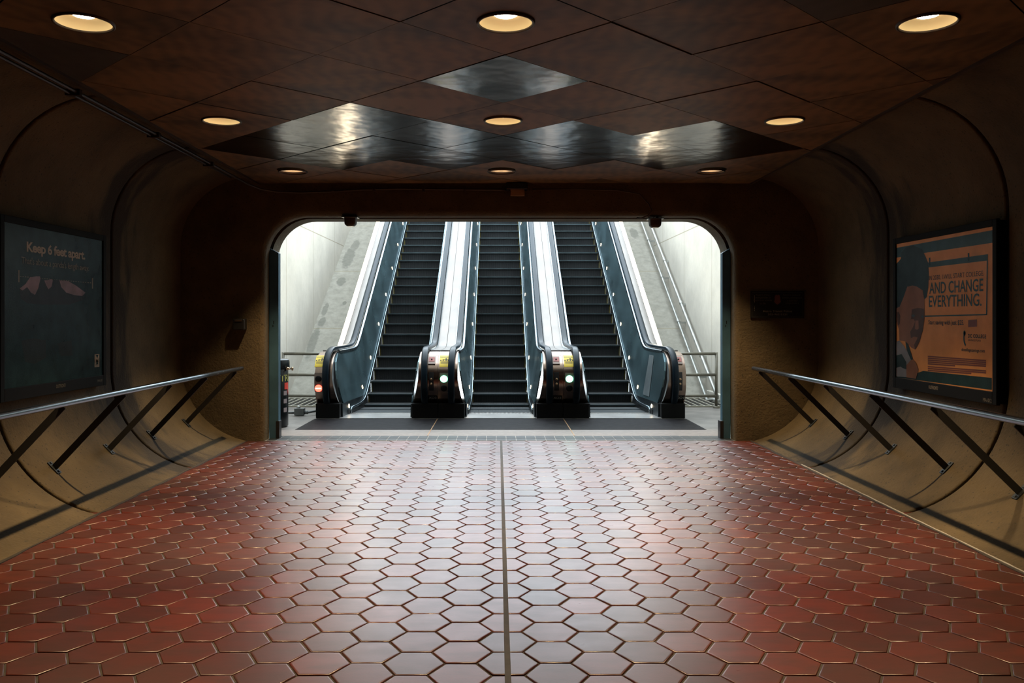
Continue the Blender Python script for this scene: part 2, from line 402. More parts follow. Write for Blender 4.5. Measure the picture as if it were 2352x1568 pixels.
# ------------------------------------------------------------------ floor: hexagonal tiles
def make_floor():
    mb=MB()
    colw,p=.2047,.2453; s=colw/1.5; X0=.045; Y0=4.281
    gap=.0045
    def clip(poly,ymax):
        out=[]
        for i,a in enumerate(poly):
            b=poly[(i+1)%len(poly)]
            ina,inb=a[1]<=ymax,b[1]<=ymax
            if ina: out.append(a)
            if ina!=inb:
                t=(ymax-a[1])/(b[1]-a[1]); out.append((a[0]+(b[0]-a[0])*t,ymax))
        return out
    def clipmin(poly,ymin): 
        r=clip([(x,-y) for x,y in poly],-ymin); return [(x,-y) for x,y in r]
    ni=int(3.4/colw)+1
    for i in range(-ni,ni+1):
        cx=X0+i*colw
        for j in range(-12,28):
            cy=Y0+p*(j+.5)+(p/2 if i%2 else 0)
            if cy<1.6 or cy>D+.2: continue
            hexa=[(s,0),(s/2,p/2),(-s/2,p/2),(-s,0),(-s/2,-p/2),(s/2,-p/2)]
            parts=[[(cx+x,cy+y) for x,y in hexa]]
            # joint across the floor at Y=8.42, far wall at D, strip along the middle
            res=[]
            for q in parts:
                if cy-p/2<8.42<cy+p/2:
                    res+= [clip(q,8.42),clipmin(q,8.42)]
                else: res.append(q)
            for q in res:
                q=clip(q,D)
                if len(q)<3: continue
                mx=sum(a[0] for a in q)/len(q); my=sum(a[1] for a in q)/len(q)
                ext=min(max(abs(a[1]-my) for a in q),max(abs(a[0]-mx) for a in q))
                if ext<.02: continue
                dz=random.uniform(-.0012,.0012); tx=random.uniform(-.006,.006); ty=random.uniform(-.006,.006)
                rings=[]
                for ins,z in ((gap,-.010),(gap,-.0035),(gap+.0018,-.0012),(gap+.0045,-.0003),(gap+.009,0)):
                    r=[]
                    for (x,y) in q:
                        d=math.hypot(x-mx,y-my); k=max(0,1-ins*1.12/max(d,.03))
                        xx,yy=mx+(x-mx)*k,my+(y-my)*k
                        r.append((xx,yy,z+dz+(xx-mx)*tx+(yy-my)*ty))
                    rings.append(r)
                ids=mb.grid(rings,0,True,True)
                mb.face(ids[-1],0,False)
    # grout bed
    mb.poly([(-3.6,YB,-.006),(3.6,YB,-.006),(3.6,D+.02,-.006),(-3.6,D+.02,-.006)],1)
    return struct(mb.build('floor',[M['tile'],M['grout']]))
make_floor()
mb=MB(); mb.box(.030,.056,YB,D,-.02,.0022); struct(mb.build('trim_1',M['joint'],bevel=.001))
mb=MB(); mb.box(-3.2,3.2,8.415,8.427,-.02,.0006); struct(mb.build('trim_2',M['joint']))

# grimy seam and pale sealant at the foot of the walls
def seam(x,w,m,z,name,y0,y1):
    mb=MB(); n=60; rows=[]
    for k in range(n+1):
        y=y0+(y1-y0)*k/n; a=random.uniform(-.3,.3)*w; b=random.uniform(-.3,.3)*w
        rows.append([(x-w/2+a,y,z),(x+w/2+b,y,z+.001)])
    mb.slab(rows,(0,0,-.012),smooth=False); struct(mb.build(name,m))
seam(-3.045,.030,M['joint'],.004,'trim_7',1.5,D)
seam(3.085,.034,M['joint'],.004,'trim_8',1.5,D)
seam(3.092,.012,M['drain_gap'],.0085,'trim_9',2.5,8.6)

# ------------------------------------------------------------------ tunnel side walls
def wall_profile(s,off=0.0):
    xw=(XR if s>0 else -XL)
    pts=[]
    a0=math.asin(.98); n=22
    for i in range(n+1):
        a=-a0*(1-i/n)
        pts.append((xw-1.0+(1.0+off)*math.cos(a), .98+(1.0+off)*math.sin(a)))
    for z in (1.4,1.85,2.35)[:2]: pts.append((xw+off,z))
    for i in range(15):
        a=PI/2*i/14
        pts.append((xw-.85+(.85+off)*math.cos(a),2.35+(.85+off)*math.sin(a)))
    pts.append((xw-.85,3.5+off))
    return [(s*x,z) for x,z in pts]
def side_wall(s,name):
    mb=MB()
    segs=[]; ys=[D+.05]+JY+[YB]
    g=.022
    for i in range(len(ys)-1):
        y1=ys[i]-(g if i>0 else 0); y0=ys[i+1]+(g if i<len(ys)-2 else 0)
        segs.append((y0,y1))
    inn=wall_profile(s); out=wall_profile(s,.03)
    for y0,y1 in segs:
        ny=max(2,int((y1-y0)/.4))
        rows=[]
        # rounded arris at each end of a segment
        prof=[(y0,.03),(y0,.012),(y0+.006,.003),(y0+.016,0)]+[(y0+.016+(y1-y0-.032)*k/ny,0) for k in range(1,ny)]+[(y1-.016,0),(y1-.006,.003),(y1,.012),(y1,.03)]
        for y,o in prof: rows.append([(x,y,z) for x,z in (inn if o==0 else wall_profile(s,o))])
        mb.grid(rows,0,True)
    # dark joint back
    mb.grid([[(x,y,z) for x,z in out] for y in (YB,D+.05)],1,True)
    o=mb.build(name,[M['concrete'],M['black']]); return struct(o)
side_wall(-1,'wall_left'); side_wall(1,'wall_right')
mb=MB(); mb.box(-4.4,4.4,YB-.2,YB,-.1,3.6); struct(mb.build('wall_back',M['concrete']))

# ------------------------------------------------------------------ far wall with rounded portal
OL,OR,OT,ORAD=-2.83,2.885,2.735,.50
def opening(e):
    """portal outline grown by e, from bottom left round to bottom right"""
    l,r,t,R=OL-e,OR+e,OT+e,ORAD+e
    pts=[(l,-.02),(l,.7),(l,1.4),(l,t-R)]
    for i in range(1,13):
        a=PI-PI/2*i/12; pts.append((l+R+R*math.cos(a),t-R+R*math.sin(a)))
    for k in range(1,8): pts.append((l+R+(r-l-2*R)*k/8,t))
    for i in range(0,13):
        a=PI/2-PI/2*i/12; pts.append((r-R+R*math.cos(a),t-R+R*math.sin(a)))
    pts+= [(r,1.4),(r,.7),(r,-.02)]
    return pts
def outer_pts(n_in,xo=4.5,zt=3.6):
    out=[]
    for (x,z) in n_in:
        # project radially from the portal's lower middle
        cx,cz=.03,.4
        dx,dz=x-cx,z-cz
        if z<=1.45 and (x<OL+.2 or x>OR-.2): out.append((math.copysign(xo,dx),z)); continue
        k=min(xo/abs(dx) if abs(dx)>1e-6 else 1e9,(zt-cz)/dz if dz>1e-6 else 1e9)
        out.append((cx+dx*k,cz+dz*k))
    return out
def far_wall():
    mb=MB()
    def ring(e,y): return [(x,y,z) for x,z in opening(e)]
    # front face with rolled arris
    base=opening(.065); op=outer_pts(base)
    def lerp(t): return [(a[0]+(b[0]-a[0])*t,D,a[1]+(b[1]-a[1])*t) for a,b in zip(op,base)]
    mb.grid([lerp(0),lerp(.5),lerp(.9),lerp(1)],0,True)
    rr=[]
    for k in range(7):
        a=PI/2*k/6
        rr.append(ring(.065-.065*math.sin(a),D+.065*(1-math.cos(a))))
    rr.append(ring(0,D+.17))
    mb.grid(rr,0,True)
    mb.grid([ring(0,D+.17),ring(.16,D+.17)],1,False)
    mb.grid([ring(.16,D+.17),ring(.16,D+.30)],1,False)
    mb.grid([ring(.16,D+.30),ring(0,D+.30)],0,False)
    mb.grid([ring(0,D+.30),ring(0,D+.62)],0,False)
    ob=outer_pts(opening(0),4.5,6.6)
    mb.grid([[(x,D+.62,z) for x,z in opening(0)],[(x,D+.62,z) for x,z in ob]],2,False)
    return struct(mb.build('wall_far',[M['concrete'],M['black'],M['well']]))
far_wall()

# ------------------------------------------------------------------ ceiling of square panels set on the diagonal
A=.582; CX0,CY0=.045,4.66
GLOSS={(0,2),(-2,4),(-3,5),(-1,5),(1,5),(3,5),(-4,6),(-2,6),(0,6),(2,6),(4,6),(-3,7),(-1,7),(1,7),(3,7)}
CL,CR=-2.89,3.06
def make_ceiling():
    mb=MB()
    def clip(poly,ax,lim,sign):
        out=[]
        for i,a in enumerate(poly):
            b=poly[(i+1)%len(poly)]
            ia,ib=sign*a[ax]<=sign*lim,sign*b[ax]<=sign*lim
            if ia: out.append(a)
            if ia!=ib:
                t=(lim-a[ax])/(b[ax]-a[ax]); out.append(tuple(a[k]+(b[k]-a[k])*t for k in (0,1)))
        return out
    for i in range(-7,8):
        for j in range(-16,12):
            if (i+j)%2: continue
            cx,cy=CX0+A*i,CY0+A*j
            if cy-A>D: continue
            g=.0055; a=A-g
            mi=1 if (i,j) in GLOSS else (2 if (i,j) in {(3,-1),(-5,1)} else 0)
            dz=random.uniform(0,.006)
            z=ZC+dz
            if i%4==0 and j%4==0 and abs(i)<=4 and 0<=j<=8:
                n=40; inner=[]; outer=[]; 
                for k in range(n):
                    t=2*PI*k/n; c,s_=math.cos(t),math.sin(t); r=a/(abs(c)+abs(s_))
                    inner.append((cx+.152*c,cy+.152*s_,z)); outer.append((cx+r*c,cy+r*s_,z))
                mb.grid([outer,inner],mi,False,True)
                mb.grid([inner,[(x,y,z+.02) for x,y,_ in inner]],mi,False,True)
                continue
            q=[(cx+a,cy),(cx,cy+a),(cx-a,cy),(cx,cy-a)]
            q=clip(q,0,CR,1); q=clip(q,0,CL,-1) if len(q)>2 else q
            q=clip(q,1,D-.02,1) if len(q)>2 else q
            if len(q)<3: continue
            lo=[(x,y,z) for x,y in q]; hi=[(x,y,z+.02) for x,y in q]
            mb.face([mb.vert(p) for p in reversed(lo)],mi)
            mb.grid([lo,hi],mi,False,True)
    # dark plenum above
    mb.poly([(-3.3,YB,3.48),(3.3,YB,3.48),(3.3,D+.05,3.48),(-3.3,D+.05,3.48)],3)
    return struct(mb.build('ceiling',[M['cpanel'],M['cmetal'],M['cdark'],M['black']]))
make_ceiling()
# edge beads of the ceiling
mb=MB(); mb.box(CL-.03,CL,YB,D-.02,ZC-.018,ZC+.05); struct(mb.build('trim_3',M['ring']))
mb=MB(); mb.box(CR,CR+.03,YB,D-.02,ZC-.012,ZC+.05); struct(mb.build('trim_4',M['ring']))

# ------------------------------------------------------------------ downlights
ROWN=['row nearest the camera','middle row','row by the far wall']
SIDEN=['left','centre','right']
for jr in range(3):
    for ic in range(3):
        x=CX0+(ic-1)*4*A; y=CY0+jr*4*A
        if jr==2: y+=.10
        r=empty('ceiling_downlight',(x,y,ZC),'round recessed ceiling downlight with warm reflector, %s one of the %s'%(SIDEN[ic],ROWN[jr]),'ceiling light','recessed downlights in the panel ceiling')
        mb=MB(); mb.lathe((x,y,ZC),[(.146,.004),(.146,-.008),(.152,-.012),(.160,-.010),(.163,.004)],40); mb.build('trim_ring',M['ring'],r)
        mb=MB(); mb.lathe((x,y,ZC),[(.146,0),(.140,.014),(.126,.030),(.104,.042),(.074,.050)],40); mb.build('reflector',M['reflector'],r)
        mb=MB(); mb.lathe((x,y,ZC),[(.001,.030),(.035,.032),(.058,.039),(.070,.047),(.074,.052)],32); mb.build('lamp_lens',M['bulb'],r)
        l=bpy.data.lights.new('downlight_beam','SPOT'); l.energy=390; l.color=(1.0,.70,.38); l.spot_size=math.radians(77); l.spot_blend=.62; l.shadow_soft_size=.035
        lo=bpy.data.objects.new('downlight_beam',l); COL.objects.link(lo); lo.location=(x,y,ZC+.015)

# ------------------------------------------------------------------ corridor handrails
BY=[9.70,8.72,7.77,6.81,5.85,4.90,3.95]
def corridor_rail(s,name,label):
    xw=XR if s>0 else -XL
    xr=3.0; zr=.905
    r=empty(name,(s*xr,9.95,0),label,'handrail','stainless handrails along the tunnel walls')
    mb=MB(); pts=[(s*xr,y,zr) for y in (2.6,4,5.5,7,8.5,9.9)]
    mb.tube(pts,.0245,16); mb.lathe((s*xr,9.9,zr),[(.0245,0),(.02,.012),(.008,.018)],16,axis='y',cap1=True)
    mb.build('rail',M['rail'],r)
    for y in BY:
        # flat bar from the rail down to the curve of the wall
        a=math.radians(-44)
        px,pz=xw-1.0+math.cos(a),.98+math.sin(a)
        p0=Vector((s*(xr+.012),y,zr-.02)); p1=Vector((s*px,y,pz))
        d=(p1-p0); L_=d.length; d.normalize(); n=Vector((-d.z,0,d.x))
        mb=MB(); mb.obox((p0+p1)/2,d,n,(0,1,0),L_/2,.026,.0065)
        bar=mb.build('bracket',M['bar'],r,bevel=.002)
        nn=Vector((-s*math.cos(a),0,-math.sin(a))); tt=Vector((-s*math.sin(a),0,math.cos(a)))
        mb=MB(); mb.obox(p1+nn*.006,tt,(0,1,0),nn,.062,.03,.006)
        for q in (-1,1):
            c=p1+nn*.014+tt*q*.045
            mb.obox(c,tt,(0,1,0),nn,.009,.009,.006)
        mb.build('foot_plate',M['foot'],bar,bevel=.002)
    return r
corridor_rail(-1,'handrail','stainless tube handrail on black bar brackets along the left wall, below the dark teal poster')
corridor_rail(1,'handrail','stainless tube handrail on black bar brackets along the right wall, below the orange poster')

# ------------------------------------------------------------------ conduit and small fixtures
def conduit():
    mb=MB()
    pts=[(CL-.10,YB+.1,3.10),(CL-.10,2,3.10),(CL-.10,5,3.10),(CL-.10,8,3.105),(CL-.10,9.6,3.10),(CL-.06,9.95,3.075),(CL+.05,10.12,3.04),(CL+.22,10.2,3.02),(CL+.5,10.245,3.015),(CL+.9,10.25,3.03),(-1.7,10.25,3.05),(-1.2,10.25,3.062),(-.6,10.25,3.055),(0,10.25,3.05),(.1,10.25,3.05)]
    mb.tube(pts,.013,10)
    pts=[(p[0]-.045,p[1],p[2]-.01) for p in pts[:5]]
    mb.tube(pts,.012,8)
    for y in (3.2,4.6,6,7.4,8.8): mb.box(CL-.175,CL-.07,y-.02,y+.02,3.075,3.12)
    for x in (-2.0,-1.5,-.9,-.4): mb.box(x-.015,x+.015,10.225,D,3.03,3.075)
    return tag(mb.build('conduit',M['housing']),'dark brown cable conduit along the left ceiling edge and over the portal','conduit')
conduit()
mb=MB(); mb.tube([(.42,10.25,3.055),(1.0,10.25,3.055),(1.45,10.25,3.045),(1.72,10.25,3.0),(1.83,10.25,2.88),(1.87,10.25,2.80),(1.83,10.255,2.74),(1.75,10.29,2.71),(1.7,10.31,2.72)],.008,8)
tag(mb.build('cable',M['housing']),'thin cable running from the centre housing down to the right hanging camera box','cable')
def hung_housing(x,y,z,w,h,d,label,mbody):
    r=empty('camera_housing',(x,y,z),label,'camera housing')
    mb=MB(); rows=[]
    for k in range(9):
        t=k/8; zz=z-h*t; ww=w/2*(1-.18*t**2-.30*max(0,(t-.72)/.28)**2); dd=d/2*(1-.2*t-.2*max(0,(t-.72)/.28)**2)
        rows.append([(x+ww*math.copysign(abs(math.cos(a))**.55,math.cos(a)),y+dd*math.copysign(abs(math.sin(a))**.55,math.sin(a)),zz) for a in [2*PI*i/28 for i in range(28)]])
    ids=mb.grid(rows,0,True,True); mb.face(ids[0],0); mb.face(list(reversed(ids[-1])),0)
    mb.build('shell',mbody,r)
    mb=MB(); mb.box(x-w*.63,x+w*.63,y-d*.6,y+d*.6,z-.001,z+.012); mb.build('flange',M['blackmetal'],r,bevel=.003)
    for q in (-.5,-.1,.5):
        mb=MB(); mb.tube([(x+w*q,y,z+.005),(x+w*q,y,z+.06)],.005,8); mb.build('hanger_rod',M['blackmetal'],r)
    mb=MB(); mb.box(x+.01,x+.04,y-.02,y+.02,z+.005,z+.05); mb.build('cable_gland',M['blackmetal'],r,bevel=.003)
    return r
hung_housing(-1.80,10.34,2.72,.155,.105,.15,'dark hanging camera housing under the portal top at left, above the left escalator',M['housing'])
hung_housing(1.93,10.36,2.705,.155,.105,.15,'dark hanging camera housing under the portal top at right, above the right escalator',M['housing'])
r=empty('speaker_box',(.225,10.2,3.02),'small brown box fixed at the ceiling line over the middle of the portal','speaker box')
mb=MB(); mb.box(.10,.36,10.13,D+.02,3.04,3.12); mb.build('cover',M['blackmetal'],r,bevel=.01)
mb=MB(); mb.poly([(.15,10.15,3.04),(.32,10.15,3.04),(.315,10.16,2.975),(.165,10.16,2.972)]); mb.box(.155,.325,10.16,D+.02,2.975,3.04); mb.build('lens',M['housing_tan'],r)
# black wall box on the far wall, left
r=empty('alarm_box',(-3.12,D,1.41),'small black box fixed on the far wall left of the portal','alarm box')
mb=MB(); mb.box(-3.195,-3.05,D-.11,D,1.35,1.485); mb.build('case',M['blackmetal'],r,bevel=.012)
mb=MB(); mb.box(-3.165,-3.08,D-.118,D-.105,1.45,1.472); mb.build('lamp_window',M['housing'],r,bevel=.003)

# ------------------------------------------------------------------ police sign on the far wall
def police_sign():
    x0,x1,z0,z1=3.075,3.725,1.49,1.822
    r=empty('wall_sign',((x0+x1)/2,D,z0),'black transit police notice on the far wall right of the portal','sign')
    mb=MB(); mb.box(x0,x1,D-.016,D,z0,z1); mb.build('plate',M['signblack'],r,bevel=.003)
    y=D-.0172; w,h=x1-x0,z1-z0; org=(x0,y,z0); ux=(1,0,0); vx=(0,0,1)
    mb=MB()
    def rect(u0,v0,u1,v1,mi=0): mb.poly([(x0+u0,y,z0+v0),(x0+u1,y,z0+v0),(x0+u1,y,z0+v1),(x0+u0,y,z0+v1)],mi)
    e,t=.015,.003
    rect(e,e,w-e,e+t);rect(e,h-e-t,w-e,h-e);rect(e,e,e+t,h-e);rect(w-e-t,e,w-e,h-e)
    mb.build('border',M['signline'],r)
    mb=MB()
    text_bm('Metro Transit Police',w*.23,h*.225,w*.77,h*.30,org,ux,vx,mb,bold=.01)
    text_bm('202-962-2121',w*.32,h*.115,w*.68,h*.18,org,ux,vx,mb,bold=.01)
    o=mb.build('main_lettering',M['signtxt'],r)
    mb=MB()
    for i,(s,a,b) in enumerate((('Report crime,',.10,.36),('emergencies or',.08,.38),('suspicious activity',.05,.40),('to the',.17,.28))):
        v=h*(.85-.10*i); text_bm(s,w*a,v-.012,w*b,v+.014,org,ux,vx,mb)
    for i,(s,a,b) in enumerate((('Reporte cualquier',.61,.94),('crimen, emergencia',.59,.96),('o actividad',.68,.87),('sospechosa a',.65,.90))):
        v=h*(.85-.10*i); text_bm(s,w*a,v-.012,w*b,v+.014,org,ux,vx,mb)
    mb.build('small_lettering',M['signdim'],r)
    mb=MB(); c=(x0+w*.5,z0+h*.71)
    pts=[(-.025,.065),(0,.055),(.025,.065),(.04,.03),(.042,-.01),(.05,-.04),(.03,-.065),(0,-.085),(-.03,-.065),(-.05,-.04),(-.042,-.01),(-.04,.03)]
    mb.poly([(c[0]+a*.82,y,c[1]+b*.82) for a,b in pts]); mb.build('badge_emblem',M['signred'],r)
    # peeled tape marks down the left side
    mb=MB(); 
    for a,b in ((.58,.85),(.40,.43),(.33,.385),(.27,.31)): rect(w*.068,h*a,w*.076,h*b)
    mb.build('tape_mark',M['signtxt'],r)
police_sign()

# ------------------------------------------------------------------ posters
def poster_base(face_x,s,y0,y1,z0,z1,label,screen_mat):
    """s=+1 right wall (faces -X), s=-1 left wall"""
    r=empty('poster_case',(face_x,(y0+y1)/2,z0),label,'poster','advertising poster cases on the tunnel walls')
    wallx=(XR if s>0 else XL)+s*.01
    b=.055
    def bx(xa,xb,ya,yb,za,zb,name,m,bev=.004):
        mb=MB(); mb.box(min(xa,xb),max(xa,xb),ya,yb,za,zb); return mb.build(name,m,r,bevel=bev)
    bx(face_x+s*.012,wallx,y0-b+.01,y1+b-.01,z0-.09,z1+b-.01,'back_box',M['frame'])
    f=face_x-s*.012
    mb=MB()
    for (ya,yb,za,zb) in ((y0-b,y0,z0-.1,z1+b),(y1,y1+b,z0-.1,z1+b),(y0,y1,z1,z1+b),(y0,y1,z0-.1,z0)):
        mb.box(min(f,face_x+s*.02),max(f,face_x+s*.02),ya,yb,za,zb)
    fr=mb.build('frame',M['frame'],r,bevel=.004)
    mb=MB(); mb.box(min(face_x,face_x+s*.008),max(face_x,face_x+s*.008),y0,y1,z0,z1); mb.build('poster_sheet',screen_mat,r)
    return r,fr
def poster_right():
    X=3.835; y0,y1,z0,z1=6.53,8.12,.925,2.205
    r,fr=poster_base(X,1,y0,y1,z0,z1,'orange college savings poster with a boy in a glossy black frame on the right wall','p') if False else poster_base(X,1,y0,y1,z0,z1,'orange college savings poster showing a boy, black framed, on the right wall',M['p_orange'])
    def P(cx,cy,lift=1):
        """plane coordinates of a point of the print"""
        px,py=2040+cx/3.732,500+cy/3.732
        k=px-1143.0
        y=X*F/k; z=H-(py-729.0)/k*X
        return (X-.0006*lift,min(max(y,y0),y1),min(max(z,z0),z1))
    def poly(name,m,pts,lift=1,par=None):
        mb=MB(); mb.poly([P(a,b,lift) for a,b in pts]); return mb.build(name,m,par or r)
    poly('printed_band',M['p_tealmid'],[(70,258),(910,103),(910,212),(300,303),(70,342)],1)
    poly('printed_footer',M['p_hair'],[(60,1352),(160,1362),(300,1312),(890,1372),(890,1475),(60,1400)],1)
    poly('printed_hair',M['p_hair'],[(70,395),(110,352),(112,300),(150,255),(215,235),(290,270),(320,330),(345,390),(350,480),(345,600),(332,680),(312,700),(298,640),(250,592),(165,590),(135,680),(105,760),(70,800)],2)
    f=poly('printed_face',M['p_skin'],[(165,592),(210,580),(250,590),(298,622),(312,700),(315,850),(300,960),(272,1060),(235,1130),(200,1112),(150,1060),(98,1050),(95,960),(82,920),(70,880),(70,775),(100,762),(132,685)],3)
    poly('printed_face_shade',M['p_skin_dark'],[(205,785),(258,772),(310,780),(312,860),(300,960),(270,1062),(236,1128),(222,1090),(250,1040),(196,1030),(192,975),(215,935),(232,890),(222,868),(198,868)],4,f)
    poly('printed_eye',M['p_ink'],[(200,838),(218,826),(236,838),(220,856)],5,f); poly('printed_eye',M['p_ink'],[(284,842),(296,836),(306,846),(296,858)],5,f)
    poly('printed_nose',M['p_skin'],[(236,880),(262,880),(266,948),(250,960),(232,952)],5,f)
    poly('printed_mouth',M['p_skin'],[(204,1030),(226,1018),(256,1024),(250,1042),(210,1048)],6,f)
    poly('printed_ear',M['p_skin_dark'],[(76,810),(94,806),(106,840),(102,910),(86,924)],5,f)
    poly('printed_shirt',M['p_shirt'],[(62,1060),(98,1052),(140,1100),(185,1180),(208,1230),(165,1262),(158,1365),(60,1358)],4)
    poly('printed_strap',M['p_hair'],[(62,1178),(118,1168),(158,1236),(162,1300),(128,1288),(108,1275),(62,1285)],5)
    poly('printed_strap',M['p_hair'],[(150,1060),(175,1082),(215,1215),(200,1222),(160,1130)],5)
    poly('printed_hand',M['p_skin'],[(160,1262),(180,1240),(200,1215),(222,1222),(240,1240),(262,1300),(240,1380),(160,1366)],6)
    mb=MB()
    for q in ([(345,383),(856,312),(856,366),(345,426)],[(846,364),(856,362),(850,832),(840,834)],[(300,838),(850,824),(850,834),(300,850)]): mb.poly([P(a,b,2) for a,b in q])
    mb.build('printed_board',M['p_tealmid'],r)
    mb=MB()
    for cx,cy in ((358,375),(692,335)):
        mb.poly([P(cx-8,cy-32,3),(P(cx+6,cy-34,3)),P(cx+6,cy+30,3),P(cx-1,cy+36,3),P(cx-8,cy+28,3)])
    mb.build('printed_clip',M['p_hair'],r)
    # lettering in real plane units: u runs towards the camera (-Y)
    org=(X-.0016,y1,z0); ux=(0,-1,0); vx=(0,0,1)
    def uv(cx,cy):
        p=P(cx,cy); return (y1-p[1],p[2]-z0)
    def line(mb,t,a,b,ht,bold=0.0,sp=1.0):
        u0,v0=uv(*a); u1,v1=uv(*b); v=(v0+v1)/2; ht=uv(a[0],a[1]-ht)[1]-v0
        text_bm(t,u0,v,u1,v+ht,org,ux,vx,mb,bold=bold,space=sp)
    mb=MB(); line(mb,'IN 2030, I WILL START COLLEGE.',(350,543),(822,500),44); mb.build('lettering',M['p_ink'],r)
    mb=MB(); line(mb,'AND CHANGE',(354,656),(816,626),98,.012); mb.build('headline_lettering',M['p_tealmid'],r)
    mb=MB(); line(mb,'EVERYTHING.',(350,770),(802,752),98,.012); mb.build('headline_lettering',M['p_tealmid'],r)
    mb=MB(); line(mb,'Start saving with just $25.',(346,930),(650,926),50,.012); mb.build('lettering',M['p_ink'],r)
    mb=MB(); line(mb,'DC COLLEGE',(686,1031),(842,1031),33,.02); mb.build('lettering',M['p_ink'],r); mb=MB(); line(mb,'SAVINGS PLAN',(686,1058),(795,1060),17); mb.build('lettering',M['p_ink'],r); mb=MB(); line(mb,'dccollegesavings.com',(630,1157),(830,1157),36,.01); mb.build('lettering',M['p_ink'],r)
    poly('printed_logo_patch',M['p_red'],[(687,877),(762,870),(762,932),(687,936)],2)
    mb=MB(); c=uv(655,1030)
    for k in range(12):
        a0,a1=PI*.62*k/12-PI*1.28,PI*.62*(k+1)/12-PI*1.28
        for (cc,R) in (((c[0]+.045,c[1]-.0),.062),):
            mb.poly([(X-.002,y1-(cc[0]+R*1.0*math.cos(t)),z0+cc[1]+R*1.25*math.sin(t)) for t in (a0,a1)]+[(X-.002,y1-(cc[0]+R*.72*math.cos(t)),z0+cc[1]+R*.95*math.sin(t)) for t in (a1,a0)])
    cd=uv(656,988); mb.poly([(X-.002,y1-(cd[0]+.018*math.cos(t)),z0+cd[1]+.022*math.sin(t)) for t in [2*PI*k/14 for k in range(14)]])
    mb.build('printed_logo',M['p_tealmid'],r)
    mb=MB()
    for i,cy in enumerate((1182,1198,1214,1230,1246,1270,1286,1302)):
        e=840 if i not in (4,7) else (575 if i==4 else 715)
        a=uv(342,cy); b=uv(e,cy+(e-342)*.072)
        mb.poly([(X-.002,y1-a[0],z0+a[1]),(X-.002,y1-a[0],z0+a[1]-.011),(X-.002,y1-b[0],z0+b[1]-.011),(X-.002,y1-b[0],z0+b[1])])
    mb.build('fine_print',M['p_red'],r)
    fx=X-.0135
    mb=text_bm('OUTFRONT/',.63,-.055,.79,-.025,(fx,y1,z0),ux,vx); mb.build('maker_plate',M['p_cream'],fr)
    mb=text_bm('MA-012',1.47,-.085,1.585,-.055,(fx,y1,z0),ux,vx); mb.build('case_number',M['p_cream2'],fr)
poster_right()
